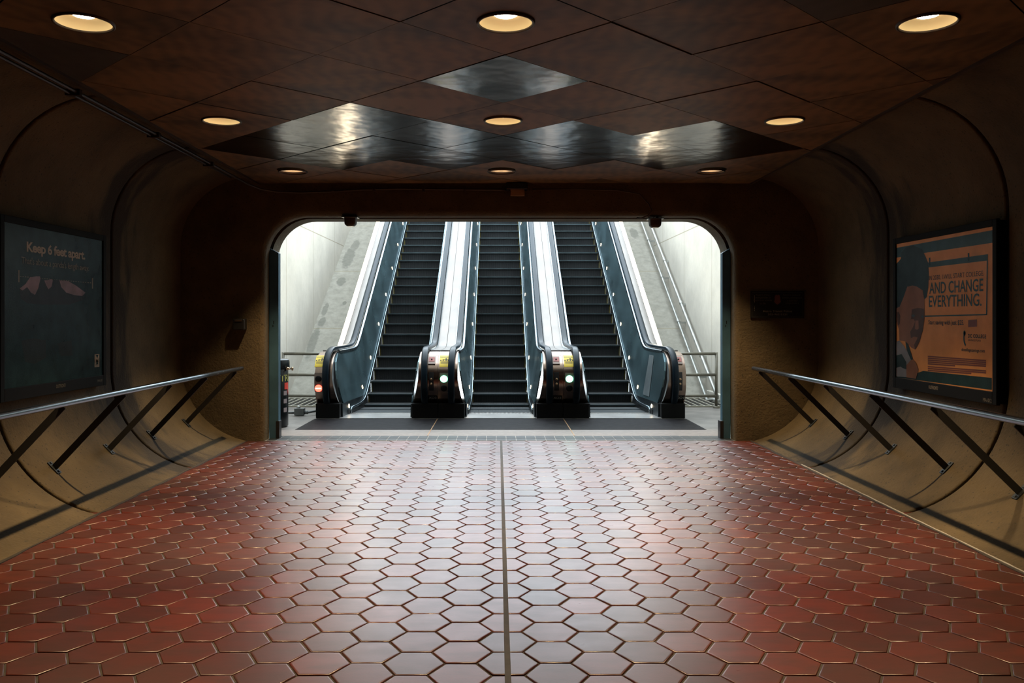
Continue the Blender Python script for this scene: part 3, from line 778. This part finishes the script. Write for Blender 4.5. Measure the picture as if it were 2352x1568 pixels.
def poster_left():
    X=-3.79; y0,y1,z0,z1=6.475,8.10,.95,2.235
    r,fr=poster_base(X,-1,y0,y1,z0,z1,'dark teal distancing poster reading Keep 6 feet apart, black framed, on the left wall',M['p_teal'])
    def P(cx,cy,lift=1):
        px,py=cx/4.02,500+cy/4.02
        k=1143.0-px
        y=-X*F/k; z=H-(py-729.0)/k*(-X)
        return (X+.0006*lift,min(max(y,y0),y1),min(max(z,z0),z1))
    def poly(name,m,pts,lift=1,par=None):
        mb=MB(); mb.poly([P(a,b,lift) for a,b in pts]); return mb.build(name,m,par or r)
    poly('printed_animal',M['p_fur2'],[(180,655),(235,610),(275,550),(360,535),(410,575),(470,565),(550,575),(630,585),(700,625),(788,690),(770,760),(640,800),(400,800),(250,790),(190,740)],1)
    poly('printed_fur',M['p_fur'],[(180,652),(235,610),(275,550),(335,540),(368,540),(372,562),(352,650),(322,712),(284,690),(250,640),(205,672)],2)
    poly('printed_fur',M['p_fur'],[(408,578),(440,576),(470,565),(487,575),(474,636),(446,660),(424,620)],2)
    poly('printed_fur',M['p_fur'],[(548,578),(630,585),(700,625),(788,690),(758,722),(690,715),(610,690),(565,640)],2)
    poly('printed_leg',M['p_leg'],[(195,1135),(300,1112),(420,1130),(424,1290),(320,1350),(230,1330)],1)
    poly('printed_leg',M['p_leg'],[(530,1160),(660,1130),(672,1270),(560,1280)],1)
    org=(X+.0016,y0,z0); ux=(0,1,0); vx=(0,0,1)
    def uv(cx,cy):
        p=P(cx,cy); return (p[1]-y0,p[2]-z0)
    def line(mb,t,a,b,ht,bold=0.0):
        u0,v0=uv(*a); u1,v1=uv(*b); ht=uv(a[0],a[1]-ht)[1]-v0; text_bm(t,u0,(v0+v1)/2,u1,(v0+v1)/2+ht,org,ux,vx,mb,bold=bold,space=.92)
    mb=MB(); line(mb,'Keep 6 feet apart.',(245,345),(785,408),125,.03); mb.build('headline_lettering',M['p_cream'],r)
    mb=MB(); line(mb,"That's about a panda's length away.",(195,440),(820,508),84,.0); mb.build('lettering',M['p_cream2'],r)
    mb=MB()
    mb.poly([P(169,482),P(179,483),P(179,596),P(169,595)]); mb.poly([P(849,555),P(858,556),P(858,655),P(849,653)])
    for k in range(30):
        a=185+k*22.2; 
        mb.poly([P(a,540+(a-180)*.0925-3),P(a+12,540+(a+12-180)*.0925-3),P(a+12,540+(a+12-180)*.0925+3),P(a,540+(a-180)*.0925+3)])
    mb.build('printed_measure',M['p_cream2'],r)
    u0,v0=uv(872,1380); u1,v1=uv(916,1258)
    y=lambda u:y0+u
    mb=MB(); x=X+.0015
    mb.poly([(x,y(u0),z0+v0),(x,y(u1),z0+v0),(x,y(u1),z0+v1),(x,y(u0),z0+v1)]); lg=mb.build('printed_logo',M['p_cream'],r)
    x=X+.0022; h=v1-v0; w=u1-u0
    mb=MB(); mb.poly([(x,y(u0+w*.08),z0+v0+h*.2),(x,y(u1-w*.08),z0+v0+h*.2),(x,y(u1-w*.08),z0+v1-h*.04),(x,y(u0+w*.08),z0+v1-h*.04)]); mb.build('logo_field',M['p_teal'],lg)
    mb=text_bm('M',u0+w*.12,v0+h*.22,u1-w*.12,v1-h*.06,(X+.003,y0,z0),ux,vx,bold=.01); text_bm('metro',u0+w*.14,v0+h*.05,u1-w*.14,v0+h*.16,(X+.0024,y0,z0),ux,vx,mb,1); mb.build('logo_lettering',[M['p_cream'],M['p_teal']],lg)
    fx=X+.0135
    mb=text_bm('OUTFRONT/',.75,-.055,.91,-.025,(fx,y0,z0),ux,vx); mb.build('maker_plate',M['p_cream2'],fr)
    mb=text_bm('MA-011',1.5,-.06,1.6,-.035,(fx,y0,z0),ux,vx); mb.build('case_number',M['p_cream2'],fr)
poster_left()

# ------------------------------------------------------------------ threshold, landing floor
def drain():
    r=empty('floor_track',(0,D+.2,0),'dark iron track covers of the rolling gate set across the portal threshold','floor track')
    mb=MB(); mb.box(OL,OR,D,D+.43,-.05,.001); mb.build('bed',M['drain_gap'],r)
    for (ya,yb) in ((D+.012,D+.20),(D+.225,D+.418)):
        mb=MB(); x=OL+.01; w=.122
        while x<OR-.02:
            mb.box(x,min(x+w-.006,OR-.005),ya,yb,-.02,.003); x+=w
        mb.build('cover_row',M['drain'],r)
    mb=MB(); mb.box(OL,OR,D+.203,D+.222,-.03,.0022); mb.build('slot',M['black'],r)
drain()
mb=MB()
mb.box(WL-.1,WR+.1,D+.43,15.7,-.12,-.0005,0)
struct(mb.build('floor_landing',[M['landing']]))
mb=MB(); mb.box(OL-.4,OR+.4,D+.43,11.28,-.05,.0008); struct(mb.build('trim_5',M['strip_con']))
mb=MB(); 
for x in (-.89,.975): mb.box(x-.006,x+.006,D+.43,12.5,-.02,.0035)
struct(mb.build('trim_6',M['brass']))

# ------------------------------------------------------------------ escalator well: walls, sloped slabs
TS=math.tan(math.radians(30)); YS=15.6
def well():
    mb=MB(); mb.box(WL-.3,WL,D+.62,YE,-.2,6.6); struct(mb.build('wall_well_left',M['well']))
    mb=MB(); mb.box(WR,WR+.3,D+.62,YE,-.2,6.6); struct(mb.build('wall_well_right',M['well']))
    mb=MB(); mb.box(WL-.3,WR+.3,YE,YE+.3,-.2,5.2); struct(mb.build('wall_well_end',M['well']))
    zt=(YE-YS)*TS
    for x0,x1,nm in ((WL,-2.5,'floor_slope_left'),(2.5,WR,'floor_slope_right')):
        mb=MB()
        a=[(x0,YS,-.3),(x1,YS,-.3),(x1,YE,-.3),(x0,YE,-.3)]
        b=[(x0,YS,0),(x1,YS,0),(x1,YE,zt),(x0,YE,zt)]
        ids=mb.grid([a,b],0,False,True); mb.face(ids[1]); 
        struct(mb.build(nm,M['slab']))
well()
# low curb at the foot of the right wall
mb=MB(); mb.box(WR-.07,WR,D+.62,YS,0,.16); struct(mb.build('baseboard_right',M['well'],bevel=.01))

def grate(x0,x1,label):
    r=empty('floor_grate',((x0+x1)/2,14.15,0),label,'floor grate','steel drain grates at the foot of the sloped slabs')
    mb=MB(); mb.box(x0,x1,14.15,15.58,-.1,.001); mb.build('pit',M['black'],r)
    mb=MB()
    x=x0+.03
    while x<x1-.02:
        mb.box(x-.010,x+.010,14.17,15.56,-.03,.022); x+=.118
    mb.box(x0,x1,14.13,14.17,-.02,.024); mb.box(x0,x1,15.54,15.58,-.02,.024)
    mb.build('bar',M['grate'],r); r.children[-1].name='grate_bars'
grate(WL+.02,-2.62,'steel bar floor grate at the foot of the left slope, behind the trash can')
grate(2.62,WR-.08,'steel bar floor grate at the foot of the right slope, behind the guard rail')

def guard(s,x_post,x_in,label):
    y=14.02
    r=empty('guard_rail',(s*x_post,y,0),label,'guard rail','pipe guard rails beside the outer escalators')
    for z in (.90,.55,.20):
        mb=MB(); mb.tube([(s*x_in,y,z),(s*x_post,y,z)],.024,12); mb.build('rail',M['guardpaint'],r)
    mb=MB(); mb.tube([(s*x_post,y,0),(s*x_post,y,.924)],.024,12); mb.build('post',M['guardpaint'],r)
    mb=MB(); mb.lathe((s*x_post,y,0),[(.055,0),(.055,.03),(.03,.036)],16,cap1=True); mb.build('base_flange',M['guardpaint'],r)
guard(-1,3.56,2.62,'three bar pipe guard rail left of the escalators, beside the trash can')
guard(1,3.63,2.68,'three bar pipe guard rail right of the escalators, in front of the wall pipes')

def pipes():
    for (dx,dz,rad,label,nm,nbr) in ((.10,.62,.030,'pale handrail pipe climbing the right well wall, upper of the two','wall_pipe',5),(.16,.24,.026,'grey conduit pipe climbing the right well wall, lower of the two','wall_pipe',5)):
        x=WR-dx
        r=empty(nm,(x,YS,dz),label,'pipe','pipes climbing the right well wall')
        f=lambda y:(y-YS)*TS+dz
        y0=14.9 if dz<.5 else 14.75
        pts=[(x,y0,max(.06,f(y0)))]+[(x,y,f(y)) for y in (15.2,15.6,18,21,24.4)]
        if dz<.5: pts=[(x,14.4,.07),(x,14.75,.07)]+pts[1:]
        mb=MB(); mb.tube(pts,rad,12); mb.build('pipe',M['galv'],r)
        for k in range(nbr):
            y=15.9+k*1.75
            mb=MB(); mb.box(x,WR,y-.02,y+.02,f(y)-.05,f(y)-.01); mb.tube([(x,y-.05,f(y-.05)),(x,y+.05,f(y+.05))],rad+.007,12); mb.build('clip',M['galv'],r)
pipes()

# ------------------------------------------------------------------ escalators
Y0N=14.06
def zn(y):
    u=y-Y0N; return TS*.5*(u+math.sqrt(u*u+.22**2))
def zh(y):
    u=y-Y0N; return 1.03+TS*.5*(u+math.sqrt(u*u+.16**2))
def warp(p):
    t=min(1,max(0,(14.3-p[1])/1.7)); t=t*t*(3-2*t)
    return (p[0]*(1+.045*t),p[1],p[2])
YL=[13.0,13.2,13.4,13.6,13.75,13.85,13.95,14.02,14.08,14.15,14.25,14.4,14.6,14.9,15.4,16,17,18.5,20,22,24.4]
NEWEL=[(13.25,.985),(13.0,.985),(12.86,.975),(12.74,.94),(12.64,.88),(12.56,.79),(12.51,.69),(12.49,.58),(12.50,.46),(12.54,.35),(12.60,.26),(12.66,.19)]
def newel_rel(z):
    if z>.6: return .612
    return .515+(.612-.515)*max(0,(z-.19)/.41)**.7
def escalator(cx,label,number,wl,wr,signal,strip=None):
    R=empty('escalator',(cx,12.5,0),label,'escalator','escalators rising to daylight')
    B=lambda mb,name,m,par=None,**k: mb.build(name,m,par or R,warp=warp,**k)
    # steps
    for k in range(-2,33):
        yk=14.03+.3464*k; z=zn(yk); yk2=14.03+.3464*(k-1); zb=zn(yk2)
        if yk>24.0: break
        mb=MB(); w=.472; x0,x1=cx-w,cx+w; yl=.018
        drop=max(.0,z-zb)
        # nose, tread, riser (slightly scooped)
        mb.poly([(x0,yk,z),(x1,yk,z),(x1,yk+.03,z+.0005),(x0,yk+.03,z+.0005)],2)
        mb.poly([(x0,yk+.03,z),(x1,yk+.03,z),(x1,yk+.40,z),(x0,yk+.40,z)],0)
        mb.poly([(x0,yk,z-.022),(x1,yk,z-.022),(x1,yk,z),(x0,yk,z)],2)
        if drop>.03:
            rows=[]
            for q in range(6):
                t=q/5
                yy=yk+.012+.035*math.sin(t*PI*.5)
                rows.append([(xx,yy,z-.022-(drop)*t) for xx in (x0,x0+.022,x1-.022,x1)])
            ids=[[mb.vert(p) for p in r] for r in rows]
            for a,b in zip(ids[:-1],ids[1:]):
                for j in range(3): mb.face((b[j],b[j+1],a[j+1],a[j]),3 if j!=1 else 1,True)
        mb.poly([(x0,yk,z-.04),(x0,yk+.4,z-.04),(x1,yk+.4,z-.04),(x1,yk,z-.04)],1)
        B(mb,'step',[M['tread'],M['riser'],M['nose'],M['yellow_line']])
    # landing plates
    mb=MB(); mb.box(cx-wl+.0,cx+wr-.0,11.28,12.49,-.04,.003); B(mb,'floor_plate',M['plate'])
    mb=MB(); mb.box(cx-.515,cx+.515,12.49,13.06,-.04,.012); B(mb,'comb_plate',M['comb'])
    mb=MB()
    n=46
    for q in range(n):
        x=cx-.47+.94*(q+.5)/n; mb.poly([(x-.004,13.06,.012),(x+.004,13.06,.012),(x+.0015,13.2,.022),(x-.0015,13.2,.022)])
        mb.poly([(x-.004,13.06,.012),(x-.004,13.06,-.01),(x-.0015,13.2,.022)])
    B(mb,'comb_teeth',M['comb'])
    for s,wo in ((-1,wl),(1,wr)):
        X=lambda rel:cx+s*rel
        flip=(lambda r:r) if s<0 else (lambda r:[list(reversed(q)) for q in r])
        # inner panel
        rows=[]
        nv=7
        def zb(y): return max(.21,zn(y)+.11)
        col=[]
        for i in range(nv):
            v=i/(nv-1); z=.21+(.955-.21)*v
            # profile depth at this height
            yy=12.7
            for (ya,za),(yb,zb_) in zip(NEWEL[:-1],NEWEL[1:]):
                if zb_<=z<=za: yy=ya+(yb-ya)*(za-z)/(za-zb_+1e-9); break
            col.append((X(.49+.115*v),yy+.10,z))
        rows.append(col)
        for y in YL:
            rows.append([(X(.49+.115*i/(nv-1)),y,zb(y)+(zh(y)-.075-zb(y))*i/(nv-1)) for i in range(nv)])
        mb=MB(); mb.slab(flip(rows),(s*.02,0,0)); pan=B(mb,'balustrade_panel',M['panel'])
        # kick panel under it near the entry, then the skirt
        rows=[]
        for y in [12.66]+YL:
            zt=zb(y); z0=max(0,zn(y)+.075) if y>13.1 else .0
            z0=min(z0,zt-.004)
            rows.append([(X(.484),y,z0),(X(.489),y,zt)])
        mb=MB(); mb.slab(flip(rows),(s*.015,0,0),smooth=False); B(mb,'kick_panel',M['kick'])
        rows=[[(X(.477),y,zn(y)-.28 if y>13.9 else -.03),(X(.477),y,zn(y)+.075)] for y in YL]
        mb=MB(); mb.slab(flip(rows),(s*.006,0,0),smooth=False); B(mb,'skirt',M['blackmetal'])
        path=[(X(.474),13.12,.03)]+[(X(.474),y,zn(y)+.085) for y in YL[1:]]
        mb=MB(); mb.sweep(path,[(-.012,-.016),(.012,-.016),(.012,.016),(.004,.022),(-.008,.018)]); B(mb,'skirt_trim',M['trim'])
        # handrail belt
        pr=[]
        for a in range(14):
            t=2*PI*a/14; c,q=math.cos(t),math.sin(t)
            pr.append((.046*math.copysign(abs(c)**.6,c),.026*math.copysign(abs(q)**.6,q)))
        top=[(X(.685),y,zh(y)) for y in reversed(YL)]
        arc=[(12.88,1.03),(12.76,1.005),(12.64,.955),(12.54,.875),(12.475,.77),(12.445,.65),(12.44,.53),(12.46,.41),(12.51,.31),(12.58,.22),(12.66,.17)]
        path=top+[(X(.685+.012*min(1,i/4)),y,z) for i,(y,z) in enumerate(arc)]
        mb=MB(); mb.sweep(list(reversed(path)),pr); B(mb,'handrail_belt',M['rubber'])
        # bright deck trim between panel and belt, deck cover outside the belt
        path=[(X(.622),y,zh(y)-.050) for y in YL]
        mb=MB(); mb.sweep(path,[(-.022,-.03),(.03,-.03),(.03,.012),(.0,.018),(-.018,.010)],smooth=False); B(mb,'deck_trim',M['trim'])
        path=[(X(.735),y,zh(y)-.045) for y in YL]
        mb=MB(); mb.sweep(path,[(-.012,-.03),(.012,-.03),(.012,.006),(.004,.018),(-.012,.012)],smooth=False); B(mb,'deck_trim',M['trim'])
        edge=wo-.0015
        rows=[]
        for y in YL:
            z=zh(y)-.05; rows.append([(X(.735),y,z+.008),(X(.75),y,z+.012),(X(.78),y,z+.013),(X(edge-.004),y,z+.013),(X(edge),y,z+.0115),(X(edge),y,z-.04)])
        mb=MB(); mb.slab(rows if s<0 else flip(rows),(0,0,-.03)); B(mb,'deck_cover',M['deck'])
        rows=[[(X(wo-.012),y,zh(y)-.07),(X(wo-.012),y,max(0,zn(y)-1.1))] for y in YL]
        mb=MB(); mb.slab(rows,(-s*.02,0,0),smooth=False); B(mb,'outer_cladding',M['shell'])
        # newel shell: rounded front
        mb=MB(); fr=[];bk=[]
        nx=6
        for i,(y,z) in enumerate(NEWEL):
            a=newel_rel(z)
            fr.append([(X(a+(edge-a)*k/nx),y,z) for k in range(nx+1)])
            p0=NEWEL[max(0,i-1)];p1=NEWEL[min(len(NEWEL)-1,i+1)]
            ty,tz=p1[0]-p0[0],p1[1]-p0[1]; l=math.hypot(ty,tz); ny,nz=-tz/l*1,ty/l*1
            bk.append([(X(a+(edge-a)*k/nx),y+abs(ny)*.12,z-abs(nz)*.06) for k in range(nx+1)])
        if s<0: fr=[list(reversed(q)) for q in fr]; bk=[list(reversed(q)) for q in bk]
        mb.grid(fr,0,True); mb.grid([list(reversed(q)) for q in bk],0,True)
        for e in (0,-1): mb.grid([[q[e] for q in fr],[q[e] for q in bk]],1,False)
        mb.grid([fr[0],bk[0]],0,False); mb.grid([fr[-1],bk[-1]],0,False)
        sh=B(mb,'newel_shell',[M['shell'],M['kick']])
        # fill behind the shell and dark base
        mb=MB()
        mb.box(min(X(.66),X(edge-.01)),max(X(.66),X(edge-.01)),12.72,13.3,.2,.93); B(mb,'newel_core',M['plinth'])
        mb=MB(); a,b=X(.512),X(edge)
        mb.box(min(a,b),max(a,b),12.55,13.1,0,.225); B(mb,'plinth',M['plinth'],bevel=.012)
        mb=MB(); a,b=X(.52),X(edge)
        mb.poly([(min(a,b),12.55,.22),(max(a,b),12.55,.22),(max(a,b),12.66,.20),(min(a,b),12.66,.20)])
        # lamps along the panel
        for (ly,lz) in [(13.08,.135),(14.06,.345)]+[(14.95+1.02*k,None) for k in range(16)]:
            if lz is None: lz=zn(ly)+.27
            if ly>24: break
            zb_=zb(ly); v=(lz-zb_)/(zh(ly)-.075-zb_)
            rel=.49+.115*v if lz>.22 else .486
            c=Vector((X(rel),ly,lz)); nrm=Vector((-s,0,.14)).normalized()
            tv=Vector((0,.866,.5)) if ly>14.5 else Vector((0,1,0)); tw=nrm.cross(tv)
            mb=MB(); rows=[]
            for (q,hh) in ((1.0,.0),(1.0,.002),(.8,.004),(.3,.005)):
                rows.append([c+nrm*hh+tv*(.036*q*math.cos(t))+tw*(.032*q*math.sin(t)) for t in [2*PI*i/16 for i in range(16)]])
            ids=mb.grid(rows,0,True,True); mb.face(ids[-1],0,True); B(mb,'panel_lamp',M['spot'],pan)
        # fittings on the newel face
        arc_=[0.0]
        for (ya,za),(yb,zb_) in zip(NEWEL[:-1],NEWEL[1:]): arc_.append(arc_[-1]+math.hypot(yb-ya,zb_-za))
        def at_arc(L0):
            for q in range(len(arc_)-1):
                if arc_[q]<=L0<=arc_[q+1] or q==len(arc_)-2:
                    t=(L0-arc_[q])/(arc_[q+1]-arc_[q]); a,b=NEWEL[q],NEWEL[q+1]
                    d=Vector((0,a[0]-b[0],a[1]-b[1])).normalized()
                    return Vector((0,a[0]+(b[0]-a[0])*t,a[1]+(b[1]-a[1])*t)),d,Vector((0,-d.z,d.y))
        def arc_of(z):
            for q in range(len(arc_)-1):
                if NEWEL[q+1][1]<=z<=NEWEL[q][1]: return arc_[q]+(arc_[q+1]-arc_[q])*(NEWEL[q][1]-z)/(NEWEL[q][1]-NEWEL[q+1][1]+1e-9)
            return arc_[-1]
        def on_shell(x,L0,lift):
            p,d,n=at_arc(L0); 
            n1=(at_arc(L0-.05)[2]+at_arc(L0+.05)[2]+n).normalized()
            return p+n1*lift+Vector((x,0,0))
        def plate(name,m,rc,w,z0,z1,lift,par,thick=.006):
            """plate bent to the rounded newel face"""
            La,Lb=arc_of(z1),arc_of(z0); rows=[]
            for q in range(9):
                L0=La+(Lb-La)*q/8; rows.append([on_shell(X(rc)-w/2,L0,lift+thick),on_shell(X(rc)+w/2,L0,lift+thick)])
            mb=MB(); nn=at_arc((La+Lb)/2)[2]; mb.slab(rows,tuple(-nn*(thick+.006))); o=B(mb,name,m,par)
            c=on_shell(X(rc),(La+Lb)/2,lift+thick+.001); _,t,n=at_arc((La+Lb)/2)
            return o,c,t,n
        def disc(name,m,c,n,t,rad,par,h=.012):
            mb=MB(); u=Vector((1,0,0)); rows=[]
            for (q,hh) in ((1,0),(1,h*.6),(.8,h),(.3,h*1.1)): rows.append([c+n*hh+u*rad*q*math.cos(a)+t*rad*q*math.sin(a) for a in [2*PI*i/24 for i in range(24)]])
            ids=mb.grid(rows,0,True,True); mb.face(ids[-1],0,True); return B(mb,name,m,par)
        rc=.815
        if s<0:
            rc=.80
            st,c,t,n=plate('warning_sticker',M['sticker'],rc,.135,.765,.925,.003,sh,.003)
            mb=MB(); Lc=(arc_of(.925)+arc_of(.765))/2
            def pr_(pts): mb.poly([on_shell(X(rc)+a,Lc-b,.0075) for a,b in pts])
            pr_([(-.066,.068),(.066,.068),(.066,.080),(-.066,.080)])
            # adult holding a child's hand, and a small trolley
            pr_([(.016,-.012),(.030,-.012),(.030,.032),(.016,.032)]); pr_([(.018,.034),(.028,.034),(.030,.044),(.023,.049),(.016,.044)])
            pr_([(.016,.030),(.016,.022),(-.012,.002),(-.014,.008)]); pr_([(.030,.030),(.056,.012),(.054,.006),(.030,.020)])
            pr_([(-.026,-.012),(-.012,-.012),(-.012,.008),(-.026,.008)]); pr_([(-.026,.010),(-.014,.010),(-.014,.020),(-.026,.020)])
            pr_([(-.060,-.012),(-.044,-.012),(-.044,.002),(-.060,.002)]); pr_([(.046,-.012),(.062,-.012),(.060,.006),(.048,.006)])
            for b_ in (-.028,-.040,-.052,-.064): pr_([(-.052,b_),(.052,b_),(.052,b_+.004),(-.052,b_+.004)])
            B(mb,'sticker_print',M['ink'],sh)
            _,c,t,n=plate('signal_plate',M['btnframe'],rc,.12,.40,.68,.0,sh,.004)
            up,lo=c+t*.055,c-t*.085
            if signal=='red':
                disc('signal_lamp',M['plinth'],up,n,t,.047,sh); disc('signal_lamp',M['red'],lo,n,t,.052,sh)
                mb=MB(); q=lo+n*.016; mb.poly([q+Vector((a,0,0))+t*b for a,b in ((-.040,-.006),(.040,-.006),(.040,.006),(-.040,.006))]); B(mb,'no_entry_bar',M['redwhite'],sh)
                mb=MB(); mb.obox(lo+Vector((.072,0,0))+n*.004,(1,0,0),t,n,.004,.035,.006); B(mb,'side_lens',M['redbar'],sh)
            else:
                disc('signal_lamp',M['green'],up,n,t,.052,sh); disc('signal_lamp',M['plinth'],lo,n,t,.047,sh)
                mb=MB(); mb.obox(up+Vector((.072,0,0))+n*.004,(1,0,0),t,n,.004,.035,.006); B(mb,'side_lens',M['greenbar'],sh)
        else:
            rc=min(.815,wo-.068)
            bt,c,t,n=plate('stop_button',M['btnframe'],rc-.02,.10,.80,.905,.002,sh,.02)
            mb=MB(); mb.obox(c+n*.001,(1,0,0),t,n,.040,.042,.002); B(mb,'button_cover',M['redbtn'],bt)
            disc('button_cap',M['ink'],c+n*.003,n,t,.012,bt)
            pl,c,t,n=plate('key_switch_panel',M['blackmetal'],rc-.02,.068,.42,.69,.0,sh,.006)
            for q in (.035,-.035): disc('key_switch',M['brassbtn'],c+t*q,n,t,.017,pl)
            npl,c,t,n=plate('number_plate',M['plinth'],rc-.006,.132,.275,.345,.0,sh,.003)
            mb=text_bm(number,-.055,-.020,.055,.020,c+n*.001,(1,0,0),t,bold=.01); B(mb,'number_lettering',M['numtxt'],npl)
    return R
escalator(-1.735,'left escalator marked XO3 with a red no entry light on its left newel','XO3',.855,.885,'red')
escalator(.04,'middle escalator marked XO2 with a green light on its left newel','XO2',.89,.89,'green')
ER=escalator(1.815,'right escalator marked XO1 with a green light on its left newel','XO1',.885,.855,'green')
# paler steel rectangle laid over part of the right balustrade panel
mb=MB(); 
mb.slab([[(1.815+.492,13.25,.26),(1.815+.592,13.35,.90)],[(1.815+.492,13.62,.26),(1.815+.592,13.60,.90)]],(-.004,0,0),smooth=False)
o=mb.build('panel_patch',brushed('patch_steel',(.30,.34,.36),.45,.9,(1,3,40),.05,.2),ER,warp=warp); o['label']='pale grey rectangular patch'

# luminous strips outside the outer decks
def strip(s,xc,label):
    r=empty('strip_light',(s*xc,14.3,.9),label,'strip light','luminous strips along the outer escalator decks')
    ys=[14.25,16.6,19.2,21.8,24.3]
    z=lambda y:zh(y)-.16
    mb=MB(); mb.sweep([(s*(xc+.0),y,z(y)-.05) for y in (14.2,16,20,24.35)],[(-.055,-.05),(.055,-.05),(.055,.03),(-.055,.03)],smooth=False); mb.build('channel',M['galv'],r)
    for a,b in zip(ys[:-1],ys[1:]):
        mb=MB(); mb.sweep([(s*xc,a+.02,z(a+.02)),(s*xc,b-.02,z(b-.02))],[(-.05,-.02),(.05,-.02),(.05,.008),(.03,.024),(-.03,.024),(-.05,.008)],smooth=False); mb.build('diffuser',M['lightstrip'],r)
strip(-1,2.655,'bright white strip light along the outside of the left escalator')
strip(1,2.735,'bright white strip light along the outside of the right escalator')

# ------------------------------------------------------------------ gate guides
def guide(x0,x1,s,label):
    y0,y1=D+.185,D+.285
    r=empty('gate_guide',((x0+x1)/2,y0,0),label,'gate guide','steel guides of the rolling gate')
    mb=MB()
    zin,zout=2.30,2.36
    zl,zr=(zout,zin) if s<0 else (zin,zout)
    b=[(x0,y0,0),(x1,y0,0),(x1,y1,0),(x0,y1,0)]; t=[(x0,y0,zl),(x1,y0,zr),(x1,y1,zr),(x0,y1,zl)]
    ids=mb.grid([b,t],0,False,True); mb.face(ids[1]); mb.build('channel',M['guide'],r,bevel=.004)
    xi=x1 if s<0 else x0
    mb=MB(); mb.box(xi-.03,xi+.012,y0-.012,y1,0,.22); mb.build('shoe',M['blackmetal'],r,bevel=.003)
    mb=MB(); mb.box((x0+x1)/2-.004,(x0+x1)/2+.004,y0-.003,y0+.002,1.42,1.46); mb.box((x0+x1)/2-.014,(x0+x1)/2-.006,y0-.003,y0+.002,1.385,1.41); mb.build('key_slot',M['black'],r)
guide(-2.832,-2.715,-1,'blue grey steel gate guide standing in the left jamb of the portal')
guide(2.785,2.886,1,'blue grey steel gate guide standing in the right jamb of the portal')

# ------------------------------------------------------------------ trash can
def can():
    x,y=-3.11,11.62; R=.225
    r=empty('trash_can',(x,y,0),'tall round black trash can standing behind the left portal jamb','trash can')
    mb=MB(); mb.lathe((x,y,0),[(R-.02,0),(R,.02),(R,.82),(R-.008,.83)],40,cap0=True); bd=mb.build('body',M['bin'],r)
    mb=MB(); mb.lathe((x,y,0),[(R+.012,.80),(R+.018,.81),(R+.018,.915),(R+.008,.928),(.02,.94)],40,cap1=True); lid=mb.build('lid',M['bin'],r)
    mb=MB(); mb.lathe((x+R+.018,y-.06,.80),[(.022,-.02),(.022,0),(.012,.012),(.010,.045),(.024,.05),(.026,.065),(.01,.07)],16,axis='x',cap1=True); mb.build('knob',M['brassbtn'],lid)
    # wrapped lettering
    def wrap(t,a0,a1,z0,z1,m,name,rad=R+.0015,vertical=False):
        mb=text_bm(t,0,0,1,1,(0,0,0),(1,0,0),(0,1,0))
        out=MB(); out.f=mb.f; out.m=mb.m; out.sm=mb.sm
        for (u,v,_) in mb.v:
            if vertical: u,v=1-v,u
            a=math.radians(a0+(a1-a0)*u); out.v.append((x+rad*math.cos(a),y+rad*math.sin(a),z0+(z1-z0)*v))
        return out.build(name,m,bd)
    wrap('TRASH',-46,62,.63,.72,M['bintxt'],'lettering')
    def patch(a0,a1,z0,z1,m,name):
        mb=MB(); rows=[[(x+(R+.0015)*math.cos(math.radians(a0+(a1-a0)*k/6)),y+(R+.0015)*math.sin(math.radians(a0+(a1-a0)*k/6)),z) for k in range(7)] for z in (z0,z1)]
        mb.grid(rows,0,True); return mb.build(name,m,bd)
    patch(-26,0,.52,.61,M['binred'],'red_mark')
    for z in (.44,.33,.21): patch(-30,-12,z,z+.06,M['bingrey'],'printed_mark')
    patch(-89,-85,.52,.80,M['bingrey'],'door_edge')
can()

# junction box with pipe beside the left newel
r=empty('junction_box',(-3.03,12.93,0),'small grey junction box with a knob on the floor left of the left escalator','junction box')
mb=MB(); mb.box(-3.10,-2.955,12.86,12.98,.01,.115); mb.build('box_body',M['boxgrey'],r,bevel=.006)
mb=MB(); mb.lathe((-3.045,12.92,.115),[(.03,0),(.03,.012),(.024,.03),(.008,.038)],16,cap1=True); mb.build('knob',M['galv'],r)
mb=MB(); mb.tube([(-3.8,12.92,.045),(-3.5,12.92,.045),(-3.1,12.92,.045)],.018,10); mb.tube([(-2.955,12.92,.05),(-2.90,12.92,.05),(-2.86,12.95,.055),(-2.76,13.08,.065)],.018,10); mb.lathe((-2.955,12.92,.05),[(.018,0),(.028,.006),(.028,.05),(.018,.056)],12,axis='x'); mb.build('pipe',M['boxgrey'],r)

# ------------------------------------------------------------------ daylight
w=bpy.data.worlds.new('sky'); SC.world=w; w.use_nodes=True
bg=w.node_tree.nodes['Background']; bg.inputs['Color'].default_value=(.80,.92,1.0,1); bg.inputs['Strength'].default_value=7.0
for nm,loc,rot,sx,sy in (('sky_opening',((WL+WR)/2,(YE+D+.62)/2,6.55),(0,0,0),WR-WL,YE-D-.7),('sky_opening_end',((WL+WR)/2,YE+.1,5.9),(math.radians(-90),0,0),WR-WL,1.4)):
    pl=bpy.data.lights.new(nm,'AREA'); pl.shape='RECTANGLE'; pl.size=sx; pl.size_y=sy
    pl.cycles.is_portal=True
    po=bpy.data.objects.new(nm,pl); COL.objects.link(po); po.location=loc; po.rotation_euler=rot

SC.view_settings.view_transform='Standard'; SC.view_settings.look='None'; SC.view_settings.gamma=1; SC.view_settings.exposure=0
SC.view_settings.use_curve_mapping=False
